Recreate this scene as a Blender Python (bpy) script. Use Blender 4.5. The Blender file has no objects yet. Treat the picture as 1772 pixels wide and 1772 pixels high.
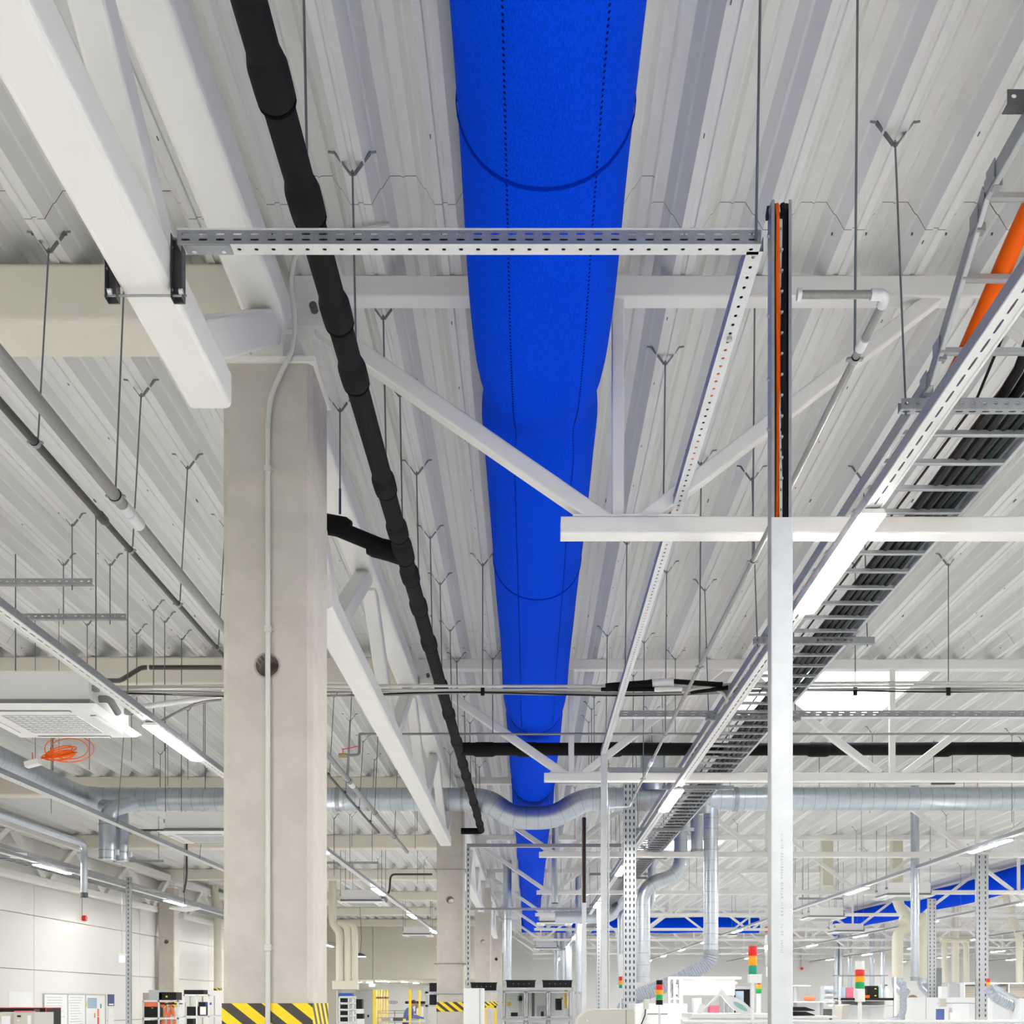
import bpy, math, random
from mathutils import Vector, Matrix
random.seed(7)
S = bpy.context.scene
C = S.collection
R = math.radians
V = Vector

# ------------------------------------------------------------------ camera
# level camera with a rise (shift) lens: verticals stay vertical
FPX, CX, CY, EYE = 2015.0, 916.0, 1733.0, 1.6
cam_d = bpy.data.cameras.new('camera')
cam = bpy.data.objects.new('camera', cam_d)
C.objects.link(cam)
cam.location = (0, 0, EYE)
cam.rotation_euler = (R(90), 0, 0)
cam_d.sensor_width = 36.0
cam_d.lens = FPX / 1772 * 36.0
cam_d.shift_x = (886 - CX) / 1772
cam_d.shift_y = (CY - 886) / 1772
cam_d.clip_end = 300
S.camera = cam

# ------------------------------------------------------------------ world, exposure
w = bpy.data.worlds.new('sky')
S.world = w
w.use_nodes = True
wn = w.node_tree.nodes
wn['Background'].inputs[0].default_value = (0.86, 0.93, 1.0, 1)
wn['Background'].inputs[1].default_value = 5.0
S.view_settings.view_transform = 'Standard'
S.view_settings.look = 'None'
S.view_settings.gamma = 1.0
S.view_settings.use_curve_mapping = False
S.view_settings.exposure = 1.68
S.cycles.max_bounces = 6
S.cycles.diffuse_bounces = 4
S.cycles.glossy_bounces = 3
S.cycles.transmission_bounces = 4
S.cycles.caustics_reflective = False
S.cycles.caustics_refractive = False
LAMP = 62.0            # emission strength of the tube luminaires


def at(px, py, Y):
    """world point seen at photo pixel (px, py) when it stands Y metres away"""
    return V(((px - CX) / FPX * Y, Y, EYE + (CY - py) / FPX * Y))


# ------------------------------------------------------------------ materials
MATS = {}


def mat(name, col, rough=0.5, metal=0.0, noise=0.0, nscale=8.0, bump=0.0, bscale=60.0,
        emit=None, estr=0.0, alpha=1.0, trans=0.0, spec=0.5, stretch=None):
    m = bpy.data.materials.new(name)
    m.use_nodes = True
    nt = m.node_tree
    b = nt.nodes['Principled BSDF']
    b.inputs['Base Color'].default_value = (*col, 1)
    b.inputs['Roughness'].default_value = rough
    b.inputs['Metallic'].default_value = metal
    b.inputs['Specular IOR Level'].default_value = spec
    if emit:
        b.inputs['Emission Color'].default_value = (*emit, 1)
        b.inputs['Emission Strength'].default_value = estr
    if trans:
        b.inputs['Transmission Weight'].default_value = trans
    if alpha < 1:
        b.inputs['Alpha'].default_value = alpha
    if noise or bump:
        tc = nt.nodes.new('ShaderNodeTexCoord')
        src = tc.outputs['Object']
        if stretch:
            mp = nt.nodes.new('ShaderNodeMapping')
            mp.inputs['Scale'].default_value = stretch
            nt.links.new(src, mp.inputs[0])
            src = mp.outputs[0]
    if noise:
        n = nt.nodes.new('ShaderNodeTexNoise')
        n.inputs['Scale'].default_value = nscale
        n.inputs['Detail'].default_value = 5
        n.inputs['Roughness'].default_value = 0.65
        nt.links.new(src, n.inputs['Vector'])
        mx = nt.nodes.new('ShaderNodeMapRange')
        mx.inputs[1].default_value = 0.25
        mx.inputs[2].default_value = 0.75
        mx.inputs[3].default_value = 1 - noise
        mx.inputs[4].default_value = 1 + noise
        nt.links.new(n.outputs[0], mx.inputs[0])
        ml = nt.nodes.new('ShaderNodeVectorMath')
        ml.operation = 'SCALE'
        ml.inputs[0].default_value = col
        nt.links.new(mx.outputs[0], ml.inputs['Scale'])
        nt.links.new(ml.outputs[0], b.inputs['Base Color'])
    if bump:
        n2 = nt.nodes.new('ShaderNodeTexNoise')
        n2.inputs['Scale'].default_value = bscale
        n2.inputs['Detail'].default_value = 3
        nt.links.new(src, n2.inputs['Vector'])
        bp = nt.nodes.new('ShaderNodeBump')
        bp.inputs['Strength'].default_value = bump
        bp.inputs['Distance'].default_value = 0.004
        nt.links.new(n2.outputs[0], bp.inputs['Height'])
        nt.links.new(bp.outputs[0], b.inputs['Normal'])
    MATS[name] = m
    return m


mat('deck', (0.74, 0.74, 0.73), 0.42, noise=0.012, nscale=3, stretch=(6, 0.6, 6))
mat('roof_core', (0.12, 0.12, 0.11), 0.9)
mat('steel_white', (0.83, 0.82, 0.795), 0.4, noise=0.015, nscale=5)
mat('steel_cream', (0.78, 0.745, 0.65), 0.45, noise=0.02, nscale=5)
mat('concrete', (0.54, 0.505, 0.45), 0.85, noise=0.09, nscale=7, bump=0.25, bscale=45)
mat('concrete_hole', (0.36, 0.33, 0.29), 0.9, noise=0.1)
mat('galv', (0.36, 0.375, 0.395), 0.42, 0.7, noise=0.12, nscale=26)
mat('galv_light', (0.70, 0.715, 0.73), 0.42, 0.5, noise=0.06, nscale=22)
mat('galv_dark', (0.12, 0.12, 0.125), 0.5, 0.6, noise=0.15, nscale=30)
mat('spiral', (0.51, 0.55, 0.60), 0.33, 0.85, noise=0.10, nscale=14)
mat('rod_steel', (0.17, 0.19, 0.205), 0.4, 0.6)
mat('bracket', (0.20, 0.215, 0.225), 0.4, 0.6)
mat('alu', (0.50, 0.52, 0.54), 0.35, 0.55)
mat('pipe_grey', (0.27, 0.268, 0.262), 0.4, 0.45, noise=0.12, nscale=10, stretch=(8, 0.8, 8))
mat('pipe_dark', (0.050, 0.047, 0.044), 0.45, noise=0.15, nscale=10)
mat('foam_black', (0.0085, 0.008, 0.0078), 0.8, noise=0.45, nscale=220, bump=0.5, bscale=300, spec=0.16)
mat('foam_seam', (0.002, 0.002, 0.002), 0.8, spec=0.05)
mat('black', (0.006, 0.006, 0.007), 0.5, spec=0.25)
mat('black_box', (0.010, 0.010, 0.011), 0.55, noise=0.2, nscale=60, spec=0.25)
mat('cable_black', (0.007, 0.007, 0.008), 0.45, spec=0.2)
mat('cable_green', (0.006, 0.018, 0.013), 0.45, spec=0.2)
mat('cable_grey', (0.30, 0.29, 0.28), 0.5)
mat('cable_brown', (0.10, 0.03, 0.02), 0.5)
mat('conduit_white', (0.80, 0.80, 0.78), 0.35)
mat('conduit_grey', (0.60, 0.60, 0.56), 0.4)
mat('orange', (0.95, 0.13, 0.0), 0.45, spec=0.2)
mat('orange_soft', (0.9, 0.22, 0.1), 0.6)
mat('white_plastic', (0.86, 0.86, 0.85), 0.35)
mat('white_enamel', (0.84, 0.84, 0.83), 0.3)
mat('wall_panel', (0.79, 0.78, 0.745), 0.28, noise=0.015, nscale=1.2)
mat('wall_joint', (0.35, 0.34, 0.32), 0.8)
mat('wall_warm', (0.72, 0.69, 0.60), 0.6, noise=0.03, nscale=1.0)
mat('wall_far', (0.82, 0.82, 0.81), 0.6, noise=0.02, nscale=0.6)
mat('floor_grey', (0.66, 0.66, 0.645), 0.35, noise=0.06, nscale=1.5)
mat('cream_pipe', (0.72, 0.69, 0.56), 0.4)
mat('machine_beige', (0.58, 0.56, 0.49), 0.45)
mat('machine_white', (0.84, 0.85, 0.85), 0.4)
mat('machine_grey', (0.52, 0.54, 0.56), 0.45)
mat('foam_grey', (0.28, 0.285, 0.30), 0.8)
mat('yellow', (0.95, 0.66, 0.02), 0.45)
mat('yellow_dull', (0.55, 0.42, 0.12), 0.5)
mat('red', (0.85, 0.02, 0.02), 0.35)
mat('amber', (1.0, 0.42, 0.0), 0.35)
mat('green', (0.0, 0.42, 0.11), 0.35)
mat('teal', (0.0, 0.36, 0.22), 0.35)
mat('blue_box', (0.02, 0.07, 0.42), 0.5)
mat('blue_print', (0.035, 0.05, 0.20), 0.5)
mat('pink', (0.75, 0.16, 0.24), 0.5)
mat('pale_blue', (0.45, 0.58, 0.68), 0.5)
mat('paper', (0.86, 0.86, 0.85), 0.6)
mat('ink', (0.35, 0.36, 0.40), 0.6)
mat('cardboard', (0.45, 0.41, 0.35), 0.8)
mat('brass', (0.5, 0.38, 0.2), 0.4, 0.7)
mat('shirt_blue', (0.13, 0.17, 0.42), 0.8)
mat('coat_grey', (0.24, 0.24, 0.27), 0.85, noise=0.2, nscale=14)
mat('skin', (0.62, 0.36, 0.25), 0.55)
mat('hair_red', (0.09, 0.012, 0.014), 0.6)
mat('hair_brown', (0.16, 0.08, 0.04), 0.6)
mat('trouser', (0.05, 0.055, 0.08), 0.8)
mat('lamp', (1, 1, 1), 0.4, emit=(1.0, 0.985, 0.955), estr=LAMP)
mat('exit_glow', (0.8, 1, 0.95), 0.4, emit=(0.55, 1.0, 0.85), estr=3.0)
mat('beacon_glow', (1, 0.9, 0.8), 0.4, emit=(1.0, 0.78, 0.5), estr=2.2)
mat('clear_plastic', (0.9, 0.9, 0.92), 0.2, trans=0.6)
mat('glass', (0.9, 0.95, 0.95), 0.05, trans=1.0, alpha=0.25)
mat('teal_glass', (0.30, 0.55, 0.55), 0.15)
mat('flex_hose', (0.42, 0.44, 0.50), 0.5, 0.35, noise=0.25, nscale=40)
mat('dome', (0.95, 0.97, 1.0), 0.5)


def fabric():
    m = mat('duct_blue', (0.0, 0.062, 0.62), 0.8, spec=0.03)
    nt = m.node_tree
    b = nt.nodes['Principled BSDF']
    tc = nt.nodes.new('ShaderNodeTexCoord')
    mp = nt.nodes.new('ShaderNodeMapping')
    mp.inputs['Scale'].default_value = (260, 70, 260)
    n = nt.nodes.new('ShaderNodeTexNoise')
    n.inputs['Scale'].default_value = 1.0
    n.inputs['Detail'].default_value = 2
    nt.links.new(tc.outputs['Object'], mp.inputs[0])
    nt.links.new(mp.outputs[0], n.inputs['Vector'])
    cr = nt.nodes.new('ShaderNodeValToRGB')
    cr.color_ramp.elements[0].position = 0.3
    cr.color_ramp.elements[0].color = (0.0, 0.046, 0.64, 1)
    cr.color_ramp.elements[1].position = 0.7
    cr.color_ramp.elements[1].color = (0.0, 0.070, 0.86, 1)
    nt.links.new(n.outputs[0], cr.inputs[0])
    nt.links.new(cr.outputs[0], b.inputs['Base Color'])


fabric()
mat('duct_seam', (0.0, 0.022, 0.42), 0.85, spec=0.02)
mat('duct_hole', (0.0, 0.006, 0.12), 0.9, spec=0.02)
mat('faint_ink', (0.50, 0.52, 0.54), 0.6)


def hazard():
    m = mat('hazard', (0.9, 0.6, 0.02), 0.5)
    nt = m.node_tree
    b = nt.nodes['Principled BSDF']
    g = nt.nodes.new('ShaderNodeNewGeometry')
    sx = nt.nodes.new('ShaderNodeSeparateXYZ')
    nt.links.new(g.outputs['Position'], sx.inputs[0])

    def mth(op, a, b_=None):
        n = nt.nodes.new('ShaderNodeMath')
        n.operation = op
        for i, x in enumerate((a, b_)):
            if x is None:
                continue
            if isinstance(x, (int, float)):
                n.inputs[i].default_value = x
            else:
                nt.links.new(x, n.inputs[i])
        return n.outputs[0]
    s = mth('ADD', mth('ADD', mth('MULTIPLY', sx.outputs[0], 0.8), sx.outputs[2]), sx.outputs[1])
    fr = mth('FRACT', mth('MULTIPLY', s, 1 / 0.108))
    k = mth('GREATER_THAN', fr, 0.52)
    mx = nt.nodes.new('ShaderNodeMix')
    mx.data_type = 'RGBA'
    mx.inputs[6].default_value = (0.93, 0.66, 0.01, 1)
    mx.inputs[7].default_value = (0.055, 0.047, 0.04, 1)
    nt.links.new(k, mx.inputs[0])
    nt.links.new(mx.outputs[2], b.inputs['Base Color'])


hazard()


def translucent_dome():
    m = MATS['dome']
    nt = m.node_tree
    nt.nodes.clear()
    o = nt.nodes.new('ShaderNodeOutputMaterial')
    t = nt.nodes.new('ShaderNodeBsdfTranslucent')
    t.inputs[0].default_value = (0.95, 0.97, 1, 1)
    nt.links.new(t.outputs[0], o.inputs[0])


translucent_dome()


# ------------------------------------------------------------------ mesh builder
def bend(pts, rad, seg=6):
    """polyline with filleted corners"""
    pts = [V(p) for p in pts]
    out = [pts[0]]
    for i in range(1, len(pts) - 1):
        a, b, c = pts[i - 1], pts[i], pts[i + 1]
        u = (a - b); v = (c - b)
        r = min(rad, u.length * 0.49, v.length * 0.49)
        p0 = b + u.normalized() * r
        p2 = b + v.normalized() * r
        for k in range(seg + 1):
            t = k / seg
            out.append(p0 * (1 - t) ** 2 + b * 2 * t * (1 - t) + p2 * t * t)
    out.append(pts[-1])
    return out


class MB:
    def __init__(s):
        s.v = []; s.f = []; s.sm = []

    def add(s, vs, fs, smooth=False):
        n = len(s.v)
        s.v += [tuple(p) for p in vs]
        s.f += [tuple(i + n for i in f) for f in fs]
        s.sm += [smooth] * len(fs)
        return s

    def box(s, x0, x1, y0, y1, z0, z1):
        vs = [(x, y, z) for z in (z0, z1) for y in (y0, y1) for x in (x0, x1)]
        return s.add(vs, [(0, 2, 3, 1), (4, 5, 7, 6), (0, 1, 5, 4), (2, 6, 7, 3), (0, 4, 6, 2), (1, 3, 7, 5)])

    def rbox(s, x0, x1, y0, y1, z0, z1, r=0.02, axis='y', seg=4):
        """box with its four long edges rounded, long axis x, y or z"""
        if axis == 'y':
            return s.bar((0.5 * (x0 + x1), y0, 0.5 * (z0 + z1)), (0.5 * (x0 + x1), y1, 0.5 * (z0 + z1)), x1 - x0, z1 - z0, r, seg=seg)
        if axis == 'x':
            return s.bar((x0, 0.5 * (y0 + y1), 0.5 * (z0 + z1)), (x1, 0.5 * (y0 + y1), 0.5 * (z0 + z1)), y1 - y0, z1 - z0, r, seg=seg)
        return s.bar((0.5 * (x0 + x1), 0.5 * (y0 + y1), z0), (0.5 * (x0 + x1), 0.5 * (y0 + y1), z1), x1 - x0, y1 - y0, r, up=(0, 1, 0), seg=seg)

    def bar(s, p0, p1, w_, h_, r=0.0, up=(0, 0, 1), seg=3):
        """hollow-section style bar of w_ (sideways) x h_ (along up) from p0 to p1, rounded edges"""
        p0, p1 = V(p0), V(p1)
        d = (p1 - p0).normalized()
        upv = V(up)
        if abs(d.dot(upv)) > 0.98:
            upv = V((0, 1, 0)) if abs(d.z) > 0.9 else V((0, 0, 1))
        side = d.cross(upv).normalized()
        u = side.cross(d).normalized()
        prof = []
        if r <= 0:
            prof = [(-w_ / 2, -h_ / 2), (w_ / 2, -h_ / 2), (w_ / 2, h_ / 2), (-w_ / 2, h_ / 2)]
        else:
            for (cx, cy, a0) in ((w_ / 2 - r, -h_ / 2 + r, -90), (w_ / 2 - r, h_ / 2 - r, 0), (-w_ / 2 + r, h_ / 2 - r, 90), (-w_ / 2 + r, -h_ / 2 + r, 180)):
                for k in range(seg + 1):
                    a = R(a0 + 90 * k / seg)
                    prof.append((cx + r * math.cos(a), cy + r * math.sin(a)))
        n = len(prof)
        vs = [p0 + side * a + u * b for a, b in prof] + [p1 + side * a + u * b for a, b in prof]
        fs = [(i, (i + 1) % n, n + (i + 1) % n, n + i) for i in range(n)]
        fs += [tuple(reversed(range(n))), tuple(range(n, 2 * n))]
        return s.add(vs, fs)

    def prism(s, poly, y0, y1, axis='y'):
        """extrude a 2-D polygon; axis y: (x,z), axis x: (y,z), axis z: (x,y)"""
        n = len(poly)

        def mk(a, b, t):
            return {'y': (a, t, b), 'x': (t, a, b), 'z': (a, b, t)}[axis]
        vs = [mk(a, b, y0) for a, b in poly] + [mk(a, b, y1) for a, b in poly]
        fs = [(i, (i + 1) % n, n + (i + 1) % n, n + i) for i in range(n)]
        fs += [tuple(reversed(range(n))), tuple(range(n, 2 * n))]
        return s.add(vs, fs)

    def tube(s, path, r, n=12, caps=True, smooth=True):
        path = [V(p) for p in path]
        m = len(path)
        rr = r if isinstance(r, (list, tuple)) else [r] * m
        t0 = (path[1] - path[0]).normalized()
        ref = V((0, 0, 1)) if abs(t0.z) < 0.9 else V((0, 1, 0))
        a = t0.cross(ref).normalized()
        vs = []
        for i in range(m):
            if i == 0:
                t = path[1] - path[0]
            elif i == m - 1:
                t = path[-1] - path[-2]
            else:
                t = (path[i + 1] - path[i]).normalized() + (path[i] - path[i - 1]).normalized()
            t.normalize()
            a = (a - t * a.dot(t)).normalized()
            b = t.cross(a)
            for k in range(n):
                g = 2 * math.pi * k / n
                vs.append(path[i] + (a * math.cos(g) + b * math.sin(g)) * rr[i])
        fs = []
        for i in range(m - 1):
            for k in range(n):
                fs.append((i * n + k, i * n + (k + 1) % n, (i + 1) * n + (k + 1) % n, (i + 1) * n + k))
        s.add(vs, fs, smooth)
        if caps:
            s.add(vs[:n], [tuple(reversed(range(n)))])
            s.add(vs[-n:], [tuple(range(n))])
        return s

    def cyl(s, p0, p1, r, n=12):
        return s.tube([p0, p1], r, n)

    def sheet(s, o, U, W_, L, wid, pitch, rows, off=0.0):
        """perforated sheet: origin o, unit dirs U (long) and W_ (across), rows = [(centre, hole length, hole width)]"""
        o, U, W_ = V(o), V(U), V(W_)
        rows = sorted(rows)
        cuts = [0.0]
        bands = []
        cur = 0.0
        for c, hl, hw in rows:
            lo, hi = c - hw * 0.5 - 0.0025, c + hw * 0.5 + 0.0025
            if lo > cur:
                bands.append((cur, lo, None))
            bands.append((lo, hi, (c, hl, hw)))
            cur = hi
        if cur < wid:
            bands.append((cur, wid, None))
        N = max(1, int(L / pitch))
        pt = L / N
        for lo, hi, h in bands:
            if h is None:
                s.add([o + W_ * lo, o + U * L + W_ * lo, o + U * L + W_ * hi, o + W_ * hi], [(0, 1, 2, 3)])
                continue
            c, hl, hw = h
            for i in range(N):
                a, b = i * pt, (i + 1) * pt
                m_ = 0.5 * (a + b)
                k = hw * 0.5
                outer = [(a, lo), (m_, lo), (b, lo), (b, c), (b, hi), (m_, hi), (a, hi), (a, c)]
                e = hl * 0.5
                q = max(e - k * 0.6, e * 0.70)
                inner = [(m_ - q, c - k * 0.75), (m_, c - k), (m_ + q, c - k * 0.75), (m_ + e, c), (m_ + q, c + k * 0.75), (m_, c + k), (m_ - q, c + k * 0.75), (m_ - e, c)]
                vs = [o + U * x + W_ * y for x, y in outer + inner]
                s.add(vs, [(j, (j + 1) % 8, 8 + (j + 1) % 8, 8 + j) for j in range(8)])
        return s

    def build(s, name, material, parent=None, label=None, thick=0.0, kind=None):
        me = bpy.data.meshes.new(name)
        vs = s.v
        if parent is not None:
            o = wloc(parent)
            vs = [(x - o.x, y - o.y, z - o.z) for x, y, z in vs]
        me.from_pydata(vs, [], s.f)
        if any(s.sm):
            me.polygons.foreach_set('use_smooth', s.sm)
            me.update()
            me.set_sharp_from_angle(angle=R(40))
        me.update()
        me.materials.append(MATS[material])
        ob = bpy.data.objects.new(name, me)
        C.objects.link(ob)
        if parent is not None:
            ob.parent = parent
        if thick:
            md = ob.modifiers.new('thickness', 'SOLIDIFY')
            md.thickness = thick
            md.offset = 0
        if label:
            ob['label'] = label
        if kind:
            ob['kind'] = kind
        return ob


def wloc(o):
    p = V((0, 0, 0))
    while o is not None:
        p = p + o.location
        o = o.parent
    return p


def tag(o, label, cat, group=None):
    o['label'] = label
    o['category'] = cat
    if group:
        o['group'] = group
    return o


def thing(name, label, cat, loc=(0, 0, 0), group=None):
    o = bpy.data.objects.new(name, None)
    o.empty_display_size = 0.1
    C.objects.link(o)
    o.location = loc
    return tag(o, label, cat, group)


def struct(o):
    o['kind'] = 'structure'
    return o


def dup(o, loc=None, parent=None, label=None, group=None):
    c = o.copy()
    C.objects.link(c)
    c.parent = parent
    if loc is not None:
        c.location = loc
    if label:
        c['label'] = label
    if group:
        c['group'] = group
    for ch in o.children:
        dup(ch, parent=c)
    return c


ORD = ['nearest', 'second', 'third', 'fourth', 'fifth', 'sixth', 'seventh', 'eighth', 'ninth', 'tenth', 'eleventh', 'twelfth',
       'thirteenth', 'fourteenth', 'fifteenth', 'sixteenth', 'seventeenth', 'eighteenth', 'nineteenth', 'twentieth']


def nth(i):
    return 'nearest' if i == 0 else ORD[i] + ' nearest'
# ================================================================== the hall
DECK = 4.94                      # underside of the trapezoidal roof deck
PER = 0.352                      # rib pitch
XL, XR, YN, YF, YFL = -9.45, 26.0, -14.0, 60.6, 48.0
floor = MB().box(XL - 0.3, XR + 0.3, YN - 0.3, YF + 3, -0.1, 0).build('floor', 'floor_grey')
struct(floor)

# roof slab with real roof-light openings; deck sheets hang below it
SKX0, SKX1 = 2.287, 4.047
SKY = [(-0.3 + 12 * k, 1.7 + 12 * k) for k in range(5)]
m = MB()
m.box(XL - 0.3, SKX0 - .05, YN - 0.3, YF + 3, 5.085, 5.3)
m.box(SKX1 + .05, XR + 0.3, YN - 0.3, YF + 3, 5.085, 5.3)
y = YN - 0.3
for a, b in SKY:
    m.box(SKX0, SKX1, y, a - .05, 5.085, 5.3)
    y = b + .05
m.box(SKX0, SKX1, y, YF + 3, 5.085, 5.3)
ceiling = struct(m.build('ceiling', 'roof_core'))


def deck_profile(nper):
    one = [(0.0, .1135), (.010, .12), (.055, .12), (.086, .070), (.096, .064), (.132, .0), (.163, .0), (.168, .008), (.184, .008), (.189, .0),
           (.220, .0), (.256, .064), (.266, .070), (.297, .12), (.342, .12)]
    pts = []
    for i in range(nper):
        pts += [(x + i * PER, z) for x, z in one]
    pts.append((nper * PER, .1135))
    return pts


SHEET = {}


def sheet_obj(X0, y0, y1):
    L = round(y1 - y0, 3)
    if L not in SHEET:
        pr = deck_profile(5)
        mb = MB()
        n = len(pr)
        vs = [(x, 0, z) for x, z in pr] + [(x, L, z) for x, z in pr]
        mb.add(vs, [(i, n + i, n + i + 1, i + 1) for i in range(n - 1)])
        o = mb.build('deck_sheet', 'deck', ceiling)
        SHEET[L] = o.data
    else:
        o = bpy.data.objects.new('deck_sheet', SHEET[L])
        C.objects.link(o)
        o.parent = ceiling
    o.location = (X0, y0, DECK)
    return o


GAP = 0.0022
for n in range(-7, 14):
    X0 = SKX0 + n * 5 * PER
    j = (0.0, -0.09, 0.07)[n % 3]
    cuts = [YN] + [4.97 + 6 * k + j for k in range(-3, 10)] + [YF]
    for a, b in zip(cuts[:-1], cuts[1:]):
        segs = [(a + GAP, b - GAP)]
        if n == 0:
            for s0, s1 in SKY:
                ns = []
                for p, q in segs:
                    if s1 <= p or s0 >= q:
                        ns.append((p, q))
                    else:
                        if s0 > p + 0.05:
                            ns.append((p, s0))
                        if s1 < q - 0.05:
                            ns.append((s1, q))
                segs = ns
        for p, q in segs:
            sheet_obj(X0, p, q)

# small dark fixing screws on the deck flanges (far too many to pick apart)
m = MB()
for n in range(-20, 40):
    xc = -.353 + PER * n
    for i in range(14):
        for k in range(4):
            yy = 2.6 + i * 0.62 + random.uniform(-.05, .05)
            if n % 3 == 0 and k == 0:
                m.box(xc - .031, xc - .027, yy, yy + .022, DECK - .003, DECK)
        if i % 4 == 1 and n % 2 == 0:
            xx = xc + 0.176
            m.box(xx - .003, xx + .003, 2.6 + i * .6, 2.64 + i * .6, DECK + .105, DECK + .112)
    for k in range(3):
        ys = 5.03 + 6 * k
        for dx in (-.075, .075):
            m.box(xc + dx - .003, xc + dx + .003, ys + .09, ys + .10, DECK + .034, DECK + .042)
m.build('deck_screws', 'galv_dark', ceiling, kind='stuff')

# roof lights
for i, (a, b) in enumerate(SKY):
    m = MB()
    t = 0.05
    m.box(SKX0 - t, SKX0, a - t, b + t, DECK + .0, 5.75).box(SKX1, SKX1 + t, a - t, b + t, DECK + .0, 5.75)
    m.box(SKX0, SKX1, a - t, a, DECK, 5.75).box(SKX0, SKX1, b, b + t, DECK, 5.75)
    wdw = struct(m.build('window_%d' % (i + 1), 'steel_white'))
    N = 6
    vs = []
    for iy in range(N + 1):
        for ix in range(N + 1):
            u, v_ = ix / N, iy / N
            vs.append((SKX0 - t + u * (SKX1 - SKX0 + 2 * t), a - t + v_ * (b - a + 2 * t), 5.75 + 0.35 * (1 - (2 * u - 1) ** 2) * (1 - (2 * v_ - 1) ** 2)))
    fs = [(iy * (N + 1) + ix, iy * (N + 1) + ix + 1, (iy + 1) * (N + 1) + ix + 1, (iy + 1) * (N + 1) + ix) for iy in range(N) for ix in range(N)]
    MB().add(vs, fs, True).build('pane', 'dome', wdw)

# ---- walls: left wall of stacked sandwich panels, joints recessed
wall_left = struct(MB().box(XL - .25, XL, YN - .3, YF + 3, 0, 5.1).build('wall_left', 'wall_joint'))
PNL = None
zj = [0.0, 1.17, 2.2, 3.23, 4.26, 5.08]
yj = [YN + 0.0, -7.9] + [-1.9 + 6 * k for k in range(0, 11)]
cache = {}
for a, b in zip(yj[:-1], yj[1:]):
    for c, d in zip(zj[:-1], zj[1:]):
        L, H = round(b - a - .016, 3), round(d - c - .012, 3)
        if (L, H) not in cache:
            bm = MB().box(0, .05, 0, L, 0, H)
            o = bm.build('panel', 'wall_panel', wall_left)
            md = o.modifiers.new('edge', 'BEVEL'); md.width = .006; md.segments = 1
            cache[(L, H)] = o.data
        else:
            o = bpy.data.objects.new('panel', cache[(L, H)])
            C.objects.link(o)
            o.parent = wall_left
        o.location = (XL, a + .008, c + .006)
struct(MB().box(XR, XR + .25, YN - .3, YF + 3, 0, 5.1).build('wall_right', 'wall_far'))
struct(MB().box(XL, XR, YN - .25, YN, 0, 5.1).build('wall_behind', 'wall_far'))
wall_back = struct(MB().box(-1.5, XR, YF, YF + .25, 0, 5.1).build('wall_back', 'wall_far'))
# partition at the end of the left bay: bulkhead over an opening
wp = struct(MB().box(XL, -1.3, YFL, YFL + .25, 2.53, 5.1).build('wall_partition', 'wall_warm'))
MB().box(XL, -7.95, YFL, YFL + .25, 0, 2.53).build('side_panel', 'wall_warm', wp)
for px in (645,):
    x = at(px, 1700, YFL).x
    MB().box(x - .012, x + .012, YFL - .006, YFL, 2.53, 5.1).build('joint', 'wall_joint', wp)
struct(MB().box(-1.55, -1.3, YFL, YF, 0, 5.1).build('wall_return', 'wall_far'))
struct(MB().box(XL, -1.3, 58.0, 58.25, 0, 5.1).build('wall_corridor', 'wall_far'))
struct(MB().box(XL, -1.5, YFL + .25, 58, 2.50, 2.60).build('ceiling_corridor', 'wall_warm'))

# ================================================================== columns
GX = -1.17


def column_mesh(hole_z):
    c = .022
    h = .2
    poly = [(-h + c, -h), (h - c, -h), (h, -h + c), (h, h - c), (h - c, h), (-h + c, h), (-h, h - c), (-h, -h + c)]
    b = MB().prism(poly, 0, 4.45, 'z')
    o = b.build('shaft', 'concrete')
    cut = MB().cyl((0, -.5, hole_z), (0, .5, hole_z), .052, 20).build('cut', 'concrete_hole')
    md = o.modifiers.new('hole', 'BOOLEAN')
    md.object = cut
    md.solver = 'EXACT'
    dg = bpy.context.evaluated_depsgraph_get()
    me = bpy.data.meshes.new_from_object(o.evaluated_get(dg))
    me.materials.clear()
    me.materials.append(MATS['concrete'])
    bpy.data.objects.remove(o)
    bpy.data.objects.remove(cut)
    return me


COLM = column_mesh(3.10)


def column(x, yc, label, left=False):
    t = thing('concrete_column', label, 'column', (x, yc, 0), 'concrete columns')
    s = bpy.data.objects.new('shaft', COLM)
    C.objects.link(s)
    s.parent = t
    ring = MB()
    for a in range(16):
        g = 2 * math.pi * a / 16
        g2 = 2 * math.pi * (a + 1) / 16
        p = lambda r_, q, yy: (x + r_ * math.cos(q), yy, 3.10 + r_ * math.sin(q))
        ring.add([p(.052, g, yc - .203), p(.060, g, yc - .203), p(.060, g2, yc - .203), p(.052, g2, yc - .203),
                  p(.052, g, yc - .14), p(.052, g2, yc - .14)], [(0, 1, 2, 3), (0, 3, 5, 4)])
    ring.build('sleeve', 'concrete_hole', t)
    MB().box(x - .215, x + .215, yc - .215, yc + .215, 4.45, 4.475).build('head_plate', 'steel_white', t)
    hb = MB()
    for k, (a, b, c_, d) in enumerate(((-.203, .203, -.203, -.2), (-.203, .203, .2, .203), (-.203, -.2, -.2, .2), (.2, .203, -.2, .2))):
        hb.box(x + a, x + b, yc + c_, yc + d, 1.45, 1.592)
    hb.build('hazard_band', 'hazard', t, label='yellow and black striped warning band')
    return t


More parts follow.
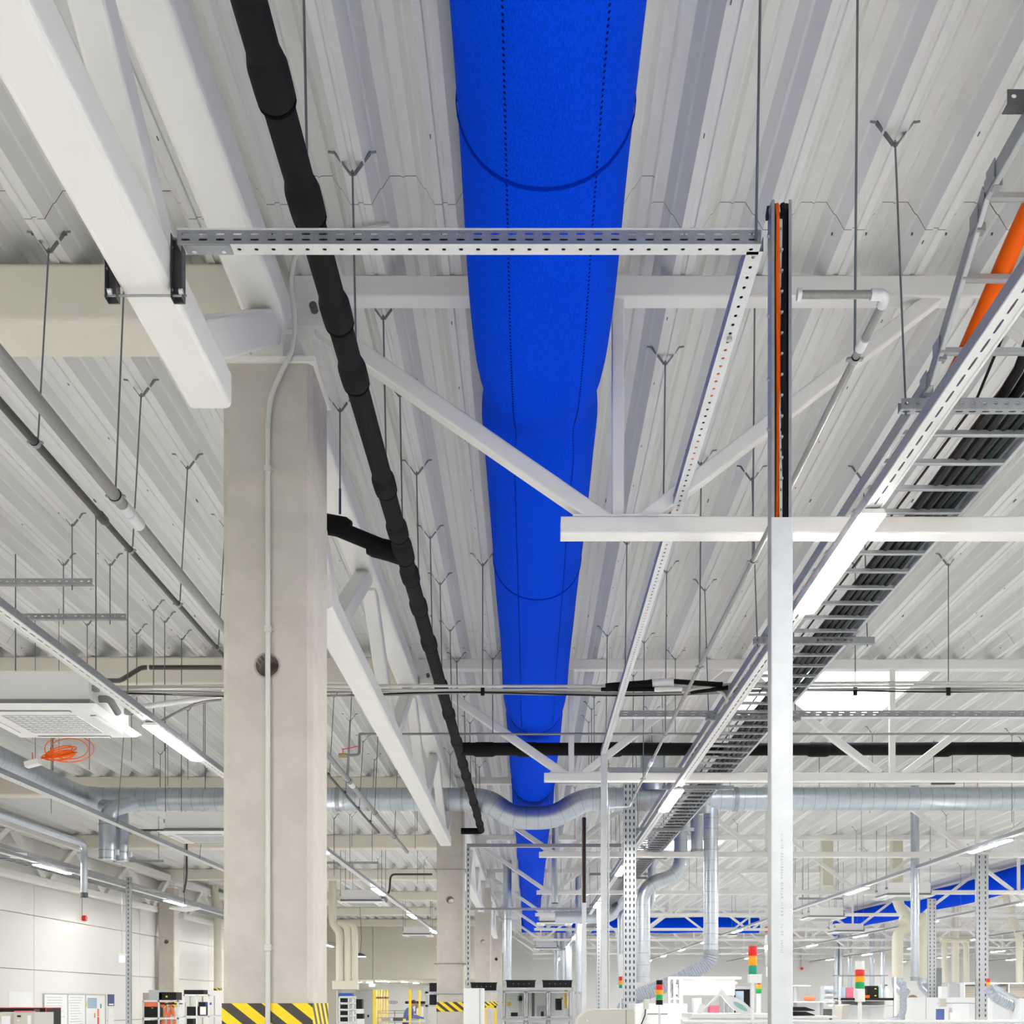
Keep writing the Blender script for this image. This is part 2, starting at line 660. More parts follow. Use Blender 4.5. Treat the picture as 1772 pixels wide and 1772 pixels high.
colname = ['big pale concrete column at the front, with a grey conduit clipped to its face',
           'second concrete column behind the front one, under the end of the white girder',
           'third concrete column of the row beside the blue duct', 'fourth concrete column of the row, small and far',
           'farthest concrete column of the middle row']
for k in range(5):
    t = column(GX, 5.4 + 12 * k, colname[k])
    if k == 1:
        for z in (3.55, 2.16, 1.71):
            b_ = MB()
            for s in (-1, 1):
                b_.cyl((GX - .235, 17.4 + s * .208, z), (GX + .235, 17.4 + s * .208, z), .006, 6)
                b_.box(GX + s * .225 - .012, GX + s * .225 + .012, 17.19, 17.61, z - .008, z + .008)
            b_.build('tie_band', 'galv', t)
for k, yc in enumerate((17.4, 29.4, 41.4)):
    column(-9.1, yc, ['concrete column against the left panel wall, just outside the picture edge',
                      'concrete column against the left white panel wall', 'farther concrete column at the left wall'][k])

# ================================================================== girder trusses over the columns (run away from the viewer)
RG = .022


def girder(x, y0, label):
    t = thing('girder_truss', label, 'girder', (x, y0, 3.77), 'girder trusses along the hall')
    MB().rbox(x - .09, x + .09, y0 - .0, y0 + 12 - .004, 4.61, 4.79, RG).build('top_chord', 'steel_white', t)
    MB().rbox(x - .08, x + .08, y0 + 1.03, y0 + 10.86, 3.77, 3.91, RG).build('bottom_chord', 'steel_white', t)
    for j in range(4):
        yb = y0 + 1.5 + 3 * j
        for s, yt in ((-1, yb - 1.5), (1, yb + 1.5)):
            end = (j == 0 and s < 0) or (j == 3 and s > 0)
            wd = .14 if end else .12
            ya = yb + s * .14
            yz = yt - s * (.16 if end else .10)
            MB().bar((x, ya, 3.89), (x, yz, 4.64), wd * .85, wd, .014).build('diagonal', 'steel_white', t)
    # seats on the column heads
    for ye in (y0 + .1, y0 + 11.9):
        MB().box(x - .07, x + .07, ye - .1, ye + .1, 4.475, 4.615).build('seat_stub', 'steel_white', t)
        MB().box(x - .13, x + .13, ye - .08, ye + .08, 4.592, 4.612).build('seat_plate', 'steel_white', t)
    return t


for k in range(5):
    girder(GX, -6.6 + 12 * k, ['white steel lattice girder overhead at upper left, nearest the viewer',
                               'white steel lattice girder from the front column to the second column',
                               'white steel lattice girder beyond the second column', 'white steel lattice girder beyond the third column',
                               'farthest white steel lattice girder of the middle row'][k])
for k in range(1, 4):
    girder(-9.1, -6.6 + 12 * k, ['', 'lattice girder on the left wall, nearest bay', 'white lattice girder along the top of the left panel wall',
                                 'lattice girder on the left wall, farther bay behind the front column'][k])

# ================================================================== roof trusses of the right bay (run across)
for k in range(10):
    yc = 5.4 + 6 * k
    t = thing('roof_truss', 'white steel roof truss crossing the right bay, %s of the row' % nth(k), 'truss', (0.145, yc, 3.75), 'roof trusses across the right bay')
    MB().rbox(-1.08, 25.9, yc - .05, yc + .05, 4.84, 4.94, .010, 'x').build('top_chord', 'steel_white', t)
    MB().rbox(.145, 25.9, yc - .05, yc + .05, 3.75, 3.832, .010, 'x').build('bottom_chord', 'steel_white', t)
    MB().box(.20, .78, yc - .045, yc + .045, 3.832, 3.842).build('gusset', 'steel_white', t)
    MB().bar((-1.07, yc, 4.80), (.36, yc, 3.81), .08, .08, .01).build('diagonal', 'steel_white', t)
    MB().box(-1.07, -.86, yc - .06, yc + .06, 4.70, 4.85).build('end_plate', 'steel_white', t)
    for j in range(8):
        xb = .41 + 3.14 * j
        MB().bar((xb, yc, 3.83), (xb, yc, 4.85), .055, .055, .006, up=(0, 1, 0)).build('post', 'steel_white', t)
        MB().bar((xb + .12, yc, 3.83), (xb + 1.47, yc, 4.86), .07, .07, .01).build('diagonal', 'steel_white', t)
        if j:
            MB().bar((xb - .12, yc, 3.83), (xb - 1.47, yc, 4.86), .07, .07, .01).build('diagonal', 'steel_white', t)
    if k < 3:
        MB().cyl((-.985, yc - .06, 4.77), (-.985, yc - .10, 4.77), .018, 12).build('bolt_cap', 'galv_dark', t)

# solid beams over the left bay
for k in range(8):
    yc = 5.4 + 6 * k
    b = MB().rbox(XL + .03, GX - .09, yc - .15, yc + .15, 4.66, 4.938, .03, 'x', 5).build('roof_beam', 'steel_cream')
    tag(b, 'cream steel box beam crossing the left bay under the roof, %s of the row' % nth(k), 'beam', 'box beams across the left bay')
# ================================================================== blue textile air duct
DX, DZ, DR = .052, 4.525, .288


def duct_r(y):
    f = 1.0
    dz = 0.0
    for k in range(-1, 10):
        yt = 5.4 + 6 * k
        f -= .075 * math.exp(-((y - yt - .10) / .17) ** 2)
        f += .028 * math.exp(-((y - (yt - .7)) / .55) ** 2)
        dz -= .030 * math.exp(-((y - (yt - .6)) / .6) ** 2)
    return DR * f, dz


t = thing('air_duct', 'bright blue fabric air duct running overhead through the hall', 'duct', (DX, 3, DZ - .3))
m = MB()
ys = []
y = -4.0
while y < 44:
    ys.append(y)
    y += .10 if y < 18 else .25
NS = 40
vs = []
for y in ys:
    r, dz = duct_r(y)
    for k in range(NS):
        g = 2 * math.pi * k / NS
        wob = 1 + .006 * math.sin(3 * g + y * 2.1) + .004 * math.sin(5 * g - y * 3.3)
        vs.append((DX + r * wob * math.cos(g), y, DZ + dz + r * wob * math.sin(g)))
fs = []
for i in range(len(ys) - 1):
    for k in range(NS):
        fs.append((i * NS + k, i * NS + (k + 1) % NS, (i + 1) * NS + (k + 1) % NS, (i + 1) * NS + k))
m.add(vs, fs, True)
m.build('fabric', 'duct_blue', t)
for k in range(8):
    y = 3.78 + 3.87 * k
    r, dz = duct_r(y)
    q = MB()
    vs = []
    for a, rr in ((-.010, r + .001), (-.004, r + .005), (.004, r + .005), (.010, r + .001)):
        for j in range(NS):
            g = 2 * math.pi * j / NS
            wob = 1 + .006 * math.sin(3 * g + y * 2.1) + .004 * math.sin(5 * g - y * 3.3)
            # the zip sags a little towards the far side at the bottom
            vs.append((DX + rr * wob * math.cos(g), y + a, DZ + dz + rr * wob * math.sin(g)))
    q.add(vs, [(i * NS + j, i * NS + (j + 1) % NS, (i + 1) * NS + (j + 1) % NS, (i + 1) * NS + j) for i in range(3) for j in range(NS)], True)
    q.build('ring_seam', 'duct_seam', t)
# rows of outlet pinholes
m = MB()
for g0 in (-115.5, -55.0):
    y = 2.4
    while y < 11.2:
        r, dz = duct_r(y)
        g = R(g0)
        wob = 1 + .006 * math.sin(3 * g + y * 2.1) + .004 * math.sin(5 * g - y * 3.3)
        rr = r * wob + .0012
        nx, nz = math.cos(g), math.sin(g)
        tx, tz = -nz, nx
        c = V((DX + rr * nx, y, DZ + dz + rr * nz))
        q = .0047
        vs = []
        for j in range(6):
            b = 2 * math.pi * j / 6
            vs.append(c + V((tx, 0, tz)) * q * math.cos(b) + V((0, 1, 0)) * q * 1.2 * math.sin(b))
        m.add(vs, [tuple(range(6))])
        y += .0225
m.build('outlet_holes', 'duct_hole', t, kind='stuff')

# second duct crossing the far end and third one along the right
t = thing('air_duct', 'blue fabric air duct crossing the far end of the hall sideways', 'duct', (4, 44.2, 4.2))
MB().tube([(-.3 + i * .5, 44.2, 4.5 + .02 * math.sin(i)) for i in range(19)], .29, 24).build('fabric', 'duct_blue', t)
MB().box(9.0, 9.35, 43.95, 44.5, 4.22, 4.45).build('collar', 'orange_soft', t)
t = thing('air_duct', 'blue fabric air duct along the far right side of the hall', 'duct', (11.6, 34, 4.2))
MB().tube([(11.6, 20 + i * 1.0, 4.5 + .02 * math.sin(i)) for i in range(24)], .29, 24).build('fabric', 'duct_blue', t)
MB().tube([(11.6, 43, 4.5), (11.6, 43.5, 4.45), (11.65, 44.4, 4.25)], [.29, .27, .16], 24).build('end_cone', 'duct_blue', t)

# ================================================================== black insulated drain pipe
PX, PZ, PR = -.70, 4.10, .0455
t = thing('drain_pipe', 'black foam-insulated drain pipe running along the blue duct', 'pipe', (PX, 6, PZ))
MB().tube([(PX, -1, PZ), (PX, 3, PZ), (PX, 8, PZ), (PX, 13, PZ), (PX, 17.0, PZ)], PR, 20).build('insulation', 'foam_black', t)
MB().tube(bend([(PX, 16.9, PZ), (PX, 17.05, PZ - .005), (PX - .30, 17.05, PZ - .005)], .08), PR * 1.02, 16).build('end_elbow', 'foam_black', t)
sleeves = [2.58, 3.14, 3.62, 4.20, 4.62, 5.60, 6.15, 6.43, 6.80, 7.34, 8.10, 9.20, 10.10, 11.20, 12.25, 12.9, 13.6, 14.6, 15.6, 16.4]
for y in sleeves:
    L = .16 if y not in (6.43,) else .24
    r = PR * 1.22
    MB().tube([(PX, y - L / 2, PZ), (PX, y - L / 2 + .01, PZ), (PX, y - L / 2 + .05, PZ), (PX, y + L / 2 - .03, PZ), (PX, y + L / 2 - .004, PZ), (PX, y + L / 2, PZ)],
              [PR, PR * 1.05, r, r, r * .99, PR], 20).build('joint_sleeve', 'foam_black', t)
    MB().tube([(PX, y + L / 2, PZ), (PX, y + L / 2 + .012, PZ)], r * .985, 20).build('joint_tape', 'foam_seam', t)
# branch behind the front column
bt = at(568, 905, 6.5)
br = bend([(PX, 6.52, PZ + .0), (PX - .10, 6.46, PZ + .015), (bt.x, 6.5, bt.z - .01), (bt.x - .15, 6.5, bt.z + .02)], .06)
MB().tube(br, PR * .95, 18).build('branch', 'foam_black', t)
MB().tube([(bt.x + .12, 6.5, bt.z - .035), (bt.x + .09, 6.5, bt.z - .025), (bt.x - .1, 6.5, bt.z + .01), (bt.x - .13, 6.5, bt.z + .015)],
          [PR, PR * 1.25, PR * 1.25, PR], 18).build('branch_sleeve', 'foam_black', t)
MB().tube([(PX - .02, 6.52, PZ), (PX - .08, 6.49, PZ + .012), (PX - .17, 6.48, PZ + .03), (PX - .20, 6.48, PZ + .035)],
          [PR * 1.2, PR * 1.25, PR * 1.2, PR * .95], 18).build('branch_collar', 'foam_black', t)

# branch that crosses the right bay
t = thing('drain_pipe', 'black insulated drain pipe crossing under the blue duct to the right', 'pipe', (2, 11.68, 4.05))
zc = EYE + (CY - 1297) / FPX * 11.68
MB().tube([(PX + .02, 11.60, zc - .01), (PX + .12, 11.66, zc), (2, 11.68, zc + .002), (8.5, 11.68, zc + .02)], .064, 20).build('insulation', 'foam_black', t)
for x in (-.45, -.02, .82, 2.9, 4.12, 4.95, 6.2):
    MB().tube([(x - .11, 11.68, zc), (x - .08, 11.68, zc), (x + .08, 11.68, zc), (x + .11, 11.68, zc)], [.064, .074, .074, .064], 20).build('joint_sleeve', 'foam_black', t)

# ================================================================== slotted cable channel from the girder to the riser
yc = 3.55
t = thing('cable_channel', 'slotted steel cable channel spanning from the white girder to the cable riser', 'cable tray', (-1.05, yc, 3.86))
x0, x1 = -1.066, .702
zb = 3.893
L = x1 - x0
MB().sheet((x0, yc - .025, zb), (1, 0, 0), (0, 1, 0), L, .05, .0512, [(.025, .014, .012)]).build('bottom', 'galv_light', t, thick=.0015)
for yy, n in ((yc - .025, 'front_side'), (yc + .025, 'back_side')):
    MB().sheet((x0, yy, zb), (1, 0, 0), (0, 0, 1), L, .044, .0512, [(.013, .027, .0062), (.030, .027, .0062)]).build(n, 'galv', t, thick=.0015)
for j, dy in enumerate((-.0135, .0085)):
    MB().tube([(x0 + .01, yc + dy, zb + .0118), (x1 - .01, yc + dy, zb + .0118)], .0105, 8).build('cable', 'cable_black', t)
MB().cyl((x0, yc - .026, zb + .0445), (x1, yc - .026, zb + .0445), .003, 8).build('lip', 'galv_light', t)
m = MB().box(x0 + .02, x0 + .16, yc - .024, yc + .020, zb - .004, zb - .001)
m.build('splice_plate', 'galv', t)
for dx in (.045, .135):
    MB().cyl((x0 + dx, yc, zb - .004), (x0 + dx, yc, zb - .009), .007, 8).build('bolt', 'galv_light', t)

# clamp around the girder chord
t = thing('beam_clamp', 'pair of short steel channels clamped round the white girder chord', 'clamp', (GX, yc, 3.74))
for s in (-1, 1):
    xa = GX + s * .10
    m = MB()
    m.box(xa - .017, xa + .017, yc + .012, yc + .016, 3.735, 3.93)
    m.build('channel_back', 'galv_dark', t)
    m = MB()
    for q in (-1, 1):
        m.sheet((xa + q * .017, yc - .02, 3.735), (0, 0, 1), (0, 1, 0), .195, .034, .06, [(.017, .012, .012)])
    m.build('channel_sides', 'galv_dark', t, thick=.002)
MB().cyl((GX - .125, yc, 3.752), (GX + .125, yc, 3.752), .004, 8).build('lower_rod', 'galv', t)
MB().cyl((GX + .08, yc, 3.925), (GX + .145, yc, 3.925), .004, 8).build('upper_rod', 'galv', t)
for x in (GX + .108, GX - .108):
    MB().cyl((x, yc - .02, 3.752), (x + .012, yc - .02, 3.752), .008, 6).build('nut', 'galv_light', t)

# ================================================================== cable riser (front post)
RX, RY = .752, 3.50


def riser(x, yc, label, top=3.99, cover=3.04, w_=.060, d_=.055, cables=True, rich=False):
    t = thing('cable_riser', label, 'cable riser', (x, yc, 0), 'vertical cable risers')
    m = MB()
    m.box(x - w_ / 2, x + w_ / 2, yc + d_ / 2 - .003, yc + d_ / 2, 0, top)
    m.build('back', 'galv', t)
    for s in (-1, 1):
        m = MB()
        xa = x + s * w_ / 2
        m.box(min(xa, xa - s * .0025), max(xa, xa - s * .0025), yc - d_ / 2, yc + d_ / 2 - .003, 0, top)
        m.box(min(xa, xa - s * .009), max(xa, xa - s * .009), yc - d_ / 2 - .002, yc - d_ / 2, 0, top)
        m.build('side', 'galv', t)
    MB().rbox(x - w_ / 2 - .002, x + w_ / 2 + .002, yc - d_ / 2 - .010, yc - d_ / 2 - .0025, 0.0, cover, .003, 'z').build('cover', 'galv_light', t)
    if rich:
        pr_ = MB()
        rs = random.Random(4)
        z = 1.745
        while z < 2.10:
            h = rs.choice((.004, .006, .008))
            if rs.random() < .8:
                pr_.box(x - .004, x + rs.choice((.001, .003)), yc - d_ / 2 - .0104, yc - d_ / 2 - .0101, z, z + h * .6)
            z += h + .002
        pr_.build('printed_line', 'faint_ink', t)
    if cables:
        pal = [('cable_black', -.018, .0075), ('orange', -.008, .0078), ('cable_black', .010, .0095), ('cable_black', .021, .0075)] if rich else \
              [('cable_brown', -.012, .008), ('cable_brown', .004, .007), ('cable_black', .017, .007)]
        for i, (mm, dx, r) in enumerate(pal):
            pts = []
            for j in range(18):
                z = .2 + (top - .05 - .2) * j / 17
                pts.append((x + dx + .003 * math.sin(j * 1.3 + i * 2), yc - .012 + .006 * math.cos(j * .9 + i), z))
            pts.append((x + dx + .002, yc + .01, top + .01))
            MB().tube(pts, r, 8).build('cable', mm, t)
    if rich:
        MB().sheet((x - .004, yc - .018, cover), (0, 0, 1), (1, 0, 0), top - cover - .05, .008, .06, [(.004, .010, .004)]).build('divider', 'conduit_grey', t, thick=.001)
        for j in range(12):
            z = cover + .12 + j * .062
            MB().cyl((x + .0015, yc - .030, z), (x + .0015, yc - .020, z), .004, 8).build('screw', 'alu', t)
        for j, z in enumerate((3.32, 3.47, 3.66, 3.9)):
            MB().cyl((x - w_ / 2 - .008, yc, z), (x - w_ / 2, yc, z), .005, 8).build('bolt', 'alu', t)
        MB().bar((x - w_ / 2 - .004, yc + .01, top - .03), (x - w_ / 2 + .006, yc + .035, top + .02), .012, .012).build('edge_trim', 'black', t)
        MB().bar((x + w_ / 2 - .014, yc + .01, top - .03), (x + w_ / 2 - .010, yc + .035, top + .025), .012, .012).build('edge_trim', 'black', t)
    return t


riser(RX, RY, 'tall galvanised cable riser in front, orange and black cables showing above its cover', rich=True)
riser(.76, 16.2, 'thin far cable riser with brownish cables above its pale cover', top=4.15, cover=2.97)
# pale double post further back
t = thing('cable_riser', 'pale double steel post standing behind the front riser under the slotted rail', 'cable riser', (.70, 10.85, 0), 'vertical cable risers')
MB().rbox(.665, .725, 10.80, 10.86, 0, 3.93, .006, 'z').build('post', 'galv_light', t)
MB().rbox(.732, .742, 10.80, 10.85, 0, 3.42, .003, 'z').build('flange', 'galv_light', t)

# slotted rail along the hall
t = thing('cable_channel', 'perforated pale rail running away from the top of the front riser', 'cable tray', (.69, 7, 3.87))
y0, y1 = 3.56, 10.8
MB().sheet((.665, y0, 3.893), (0, 1, 0), (1, 0, 0), y1 - y0, .05, .0512, [(.025, .016, .012)]).build('bottom', 'galv_light', t, thick=.0015)
for xx, n in ((.665, 'left_side'), (.715, 'right_side')):
    MB().sheet((xx, y0, 3.893), (0, 1, 0), (0, 0, 1), y1 - y0, .044, .0512, [(.013, .027, .006), (.030, .027, .006)]).build(n, 'galv', t, thick=.0015)
MB().cyl((.69, 4.02, 3.893), (.69, 4.02, 3.881), .010, 8).build('bolt', 'alu', t)
MB().tube([(.69, 3.62 + i * .3, 3.9065) for i in range(24)], .0085, 8).build('cable', 'cable_black', t)
for ya, yb in ((4.10, 4.42), (4.75, 5.02), (5.4, 5.9), (6.6, 7.3)):
    MB().tube([(.69, ya, 3.9025), (.69, yb, 3.9025)], .0090, 8).build('cable', 'orange', t)
MB().tube([(.677, 3.62 + i * .3, 3.907) for i in range(24)], .008, 8).build('cable', 'cable_black', t)

# ================================================================== trays that cross at mid distance
def tray(x0, x1, yc, zb, label, h=.05, d=.07, mname='galv'):
    t = thing('cable_channel', label, 'cable tray', (x0, yc, zb))
    MB().sheet((x0, yc - d / 2, zb), (1, 0, 0), (0, 1, 0), x1 - x0, d, .06, [(d * .3, .03, .008), (d * .7, .03, .008)]).build('bottom', 'galv_light', t, thick=.0015)
    for yy, n in ((yc - d / 2, 'front_side'), (yc + d / 2, 'back_side')):
        MB().sheet((x0, yy, zb), (1, 0, 0), (0, 0, 1), x1 - x0, h, .09, [(h * .3, .045, .008), (h * .68, .045, .008)]).build(n, mname, t, thick=.0015)
    return t


tray(.72, 6.6, 9.3, 3.865, 'slotted cable tray crossing right behind the front riser at mid height')
tray(.74, 1.50, 11.4, 3.834, 'short slotted tray resting on the second truss')
tray(-.92, 1.35, 17.15, 3.87, 'slotted tray from the second column across below the blue duct')
tray(-2.2, 1.6, 27.0, 3.72, 'far slotted tray crossing below the blue duct')
tray(1.2, 2.4, 23.1, 4.1, 'small far slotted tray left of the silver drop duct')
# ================================================================== light rails and luminaires
def rail(x, y0, y1, z, label, fine=True):
    t = thing('light_rail', label, 'light rail', (x, y0, z), 'light rails along the hall')
    L = y1 - y0
    # hat-shaped trunking: sides, bottom with a broken slot, top
    MB().box(x - .032, x - .030, y0, y1, z, z + .048).build('left_side', 'galv', t)
    MB().box(x + .030, x + .032, y0, y1, z, z + .048).build('right_side', 'galv', t)
    if fine:
        MB().sheet((x - .034, y0, z), (0, 1, 0), (1, 0, 0), L, .068, .10, [(.034, .075, .009)]).build('bottom', 'white_enamel', t, thick=.0015)
        for i, mm in enumerate(('orange', 'cable_black')):
            pts = [(x + .005 * math.sin(j * 1.7 + i * 2), y0 + L * j / 40, z + .014) for j in range(41)]
            MB().tube(pts, .0055, 6).build('inner_wire', mm, t)
    else:
        MB().box(x - .034, x + .034, y0, y1, z - .001, z + .001).build('bottom', 'white_enamel', t)
    MB().box(x - .034, x - .026, y0, y1, z - .006, z - .0012).build('lip', 'white_enamel', t)
    MB().box(x + .026, x + .034, y0, y1, z - .006, z - .0012).build('lip', 'white_enamel', t)
    return t


lum_p = thing('ceiling_light', 'x', 'lamp', (0, 0, 0), 'tube luminaires on the light rails')
MB().prism([(-.040, -.0065), (.040, -.0065), (.052, -.026), (-.052, -.026)], -.60, .60, 'y').build('housing', 'white_enamel', lum_p)
pr = [(-.054 * math.cos(a), -.026 - .014 * math.sin(a)) for a in [math.pi * i / 8 for i in range(9)]]
MB().prism(pr, -.585, .585, 'y').build('diffuser', 'lamp', lum_p, label='glowing white diffuser')
first = [True]


def luminaire(x, y, z, label):
    if first[0]:
        first[0] = False
        lum_p.location = (x, y, z)
        lum_p['label'] = label
        return lum_p
    return dup(lum_p, (x, y, z), None, label)


ROWS = [(-7.1, 5.35, 'rail along the left wall'), (-2.71, 2.9, 'rail over the left cassette units'), (1.39, -.85, 'rail below the cable ladder'),
        (5.85, 2.8, 'first rail right of the riser'), (10.0, 5.2, 'second rail right of the riser'), (14.2, 1.0, 'third rail right of the riser'),
        (18.5, 4.0, 'fourth rail right of the riser'), (22.8, 1.0, 'rail beside the right wall')]
for ri, (x, ys, nm) in enumerate(ROWS):
    yend = 47 if x < -1.5 else 59
    rail(x, -13.0, yend, 3.6, 'grey and white light ' + nm, fine=x in (-2.71, 1.39))
    st = 6.15 if x == 1.39 else 6.0
    k = kb = 0
    y = ys - 6 * st
    while y < yend - .7:
        if y > 4:
            luminaire(x, y, 3.596, 'glowing tube light on the %s, %s' % (nm, nth(k)))
            k += 1
        elif y > -13:
            luminaire(x, y, 3.596, 'tube light behind the viewer on the %s, %s' % (nm, nth(kb)))
            kb += 1
        y += st

# ================================================================== cable ladders
def ladder(path, xa, xb, label, y_end, pitch=.25, rail_h=.06):
    t = thing('cable_ladder', label, 'cable ladder', (xa, path[0][0], path[0][1]))
    for x, n in ((xa, 'left_rail'), (xb, 'right_rail')):
        for (ya, za), (yb, zb_) in zip(path[:-1], path[1:]):
            s = 1 if x == xa else -1
            MB().bar((x, ya, za + rail_h / 2), (x, yb, zb_ + rail_h / 2), .004, rail_h).build(n, 'galv', t)
            for dz in (.004, rail_h - .004):
                MB().bar((x + s * .009, ya, za + dz), (x + s * .009, yb, zb_ + dz), .018, .008, .003).build('rail_lip', 'alu', t)
    # rungs follow the path
    rm = MB().box(0, xb - xa, -.011, .011, 0, .012)
    rm.box(0, xb - xa, -.013, -.010, -.002, .016).box(0, xb - xa, .010, .013, -.002, .016)
    r0 = None
    d = .1
    segs = []
    tot = 0
    for (ya, za), (yb, zb_) in zip(path[:-1], path[1:]):
        l = math.hypot(yb - ya, zb_ - za)
        segs.append((tot, l, ya, za, yb, zb_))
        tot += l
    k = 0
    while d < tot and k < 220:
        for s0, l, ya, za, yb, zb_ in segs:
            if s0 <= d < s0 + l:
                f = (d - s0) / l
                loc = V((xa, ya + (yb - ya) * f, za + (zb_ - za) * f + .002))
        if r0 is None:
            r0 = rm.build('rung', 'alu')
            r0.parent = t
            ob = r0
        else:
            ob = bpy.data.objects.new('rung', r0.data)
            C.objects.link(ob)
            ob.parent = t
        ob.location = loc - wloc(t)
        d += pitch
        k += 1
    return t


LA, LB = 1.486, 2.035
LZ = 3.885
lpath = [(1.2, 4.215), (3.80, 4.215), (4.32, LZ), (46, LZ)]
lad = ladder(lpath, LA, LB, 'galvanised cable ladder carrying black cables, running above the bright tube lights', 46)
# hinged couplers where the ladder dips
for x in (LA, LB):
    for (yy, zz) in ((3.74, 4.235), (3.88, 4.185), (4.24, 3.955), (4.38, 3.905)):
        MB().box(x - .006, x - .002, yy - .035, yy + .035, zz - .012, zz + .05).build('coupler', 'galv', lad)
        MB().box(x + .002, x + .030, yy - .012, yy + .02, zz - .022, zz + .004).build('coupler_lug', 'galv', lad)


def ladz(y):
    for (ya, za), (yb, zb_) in zip(lpath[:-1], lpath[1:]):
        if ya <= y <= yb:
            return za + (zb_ - za) * (y - ya) / (yb - ya)
    return LZ


cab = [('cable_black', 1.815, .020), ('cable_black', 1.858, .021), ('cable_black', 1.902, .020), ('cable_green', 1.945, .021), ('cable_black', 1.982, .013)]
for i, (mm, x, r) in enumerate(cab):
    pts = []
    y = 1.3
    while y < 45:
        pts.append((x + .008 * math.sin(y * 1.1 + i), y, ladz(y) + .018 + r - .006 * math.sin(y * math.pi / .25) ** 2 + .004 * math.sin(y * 2 + i)))
        y += .125 if y < 14 else .5
    c = MB().tube(pts, r, 8).build('power_cable', mm)
    tag(c, ['thick black cable, leftmost of the bundle on the cable ladder', 'thick black cable, second from left in the bundle on the cable ladder',
            'thick black cable, third from left in the bundle on the cable ladder', 'dark green cable in the bundle on the cable ladder',
            'thinner black cable at the right edge of the bundle on the cable ladder'][i], 'cable', 'cables on the ladder')
pts = [(1.66, 1.3, 4.265), (1.66, 3.6, 4.265), (1.655, 3.88, 4.22), (1.62, 4.1, 4.07), (1.60, 4.36, 3.945), (1.59, 4.7, 3.935), (1.585, 6, 3.935), (1.58, 12, 3.935), (1.58, 26, 3.935)]
tag(MB().tube(bend(pts, .2), .0335, 14).build('power_cable', 'orange'), 'thick bright orange cable lying on the cable ladder at upper right', 'cable')
tag(MB().tube([(1.72, 3 + i * .5, ladz(3 + i * .5) + .022) for i in range(30)], .006, 6).build('power_cable', 'cable_black'), 'thin dark cable beside the orange cable on the ladder', 'cable')

# left wall ladder
ladl = ladder([(6, 3.80), (46, 3.80)], -8.2, -7.55, 'galvanised cable ladder hung along the left wall', 46, pitch=.3)
for i, x in enumerate((-8.05, -7.95, -7.8)):
    tag(MB().tube([(x + .01 * math.sin(j), 6 + j * 1.0, 3.845) for j in range(40)], .022, 6).build('power_cable', 'cable_grey'),
        ['grey cable nearest the wall on the left wall ladder', 'middle grey cable on the left wall ladder', 'grey cable on the hall side of the left wall ladder'][i], 'cable', 'cables on the left wall ladder')

# ================================================================== rod hangers with V brackets
bp = MB()
for s in (-1, 1):
    bp.bar((s * .010, 0, -.040), (s * .072, 0, .042), .022, .0035, 0, up=(0, 0, 1))
    bp.cyl((s * .060, 0, .040), (s * .096, 0, .046), .0045, 6)
bp.box(-.013, .013, -.011, .011, -.0425, -.0395)
BRM = bp.build('v_bracket', 'bracket')
BRACKET = BRM.data
bpy.data.objects.remove(BRM)
nut = MB().cyl((0, 0, -.049), (0, 0, -.0425), .0075, 6).build('nut', 'bracket')
NUT = nut.data
bpy.data.objects.remove(nut)


def snap(x):
    return -.353 + PER * round((x + .353) / PER)


def hanger(x, y, zb, label, group, xb=None, r=.0042, yb=None, clamp=None, bracket=True):
    xs = snap(x) if bracket else x
    t = thing('rod_hanger', label, 'hanger', (xs, y, DECK), group)
    if bracket:
        for me in (BRACKET, NUT):
            o = bpy.data.objects.new('v_bracket' if me is BRACKET else 'nut', me)
            C.objects.link(o)
            o.parent = t
    xb = xs if xb is None else xb
    yb = y if yb is None else yb
    MB().cyl((xs, y, DECK - .028 if bracket else DECK + .1), (xb, yb, zb), r, 6).build('threaded_rod', 'rod_steel', t)
    if clamp:
        px, pz, pr_ = clamp
        MB().tube([(px, yb - .012, pz), (px, yb + .012, pz)], pr_ * 1.22, 16).build('clamp_ring', 'galv', t)
        MB().tube([(px, yb - .014, pz), (px, yb + .014, pz)], pr_ * 1.14, 16).build('clamp_rubber', 'black', t)
        for s in (-1, 1):
            MB().box(px + s * pr_ * 1.2 - .012, px + s * pr_ * 1.2 + .012, yb - .008, yb + .008, pz - .004, pz + .004).build('clamp_ear', 'galv', t)
    return t


# drain pipe hangers
for i, y in enumerate((2.7, 3.62, 4.64, 5.62, 6.34, 7.28, 8.28, 9.2, 10.36, 11.3, 12.6, 13.8, 15.2, 16.4)):
    t = hanger(PX, y, PZ + PR, 'rod hanger holding the black drain pipe beside the blue duct, %s' % nth(i), 'hangers of the black drain pipe', xb=PX + .01)
    if i < 6:
        MB().bar((PX + .012, y, PZ + .04), (PX + .012, y, PZ + .12), .008, .012).build('clip', 'blue_print', t)
t = hanger(bt.x - .05, 6.5, bt.z + .05, 'rod hanger with blue sleeve holding the black branch pipe behind the front column', 'hangers of the black drain pipe')
MB().cyl((snap(bt.x - .05), 6.5, bt.z + .05), (snap(bt.x - .05), 6.5, bt.z + .19), .007, 8).build('sleeve', 'blue_print', t)

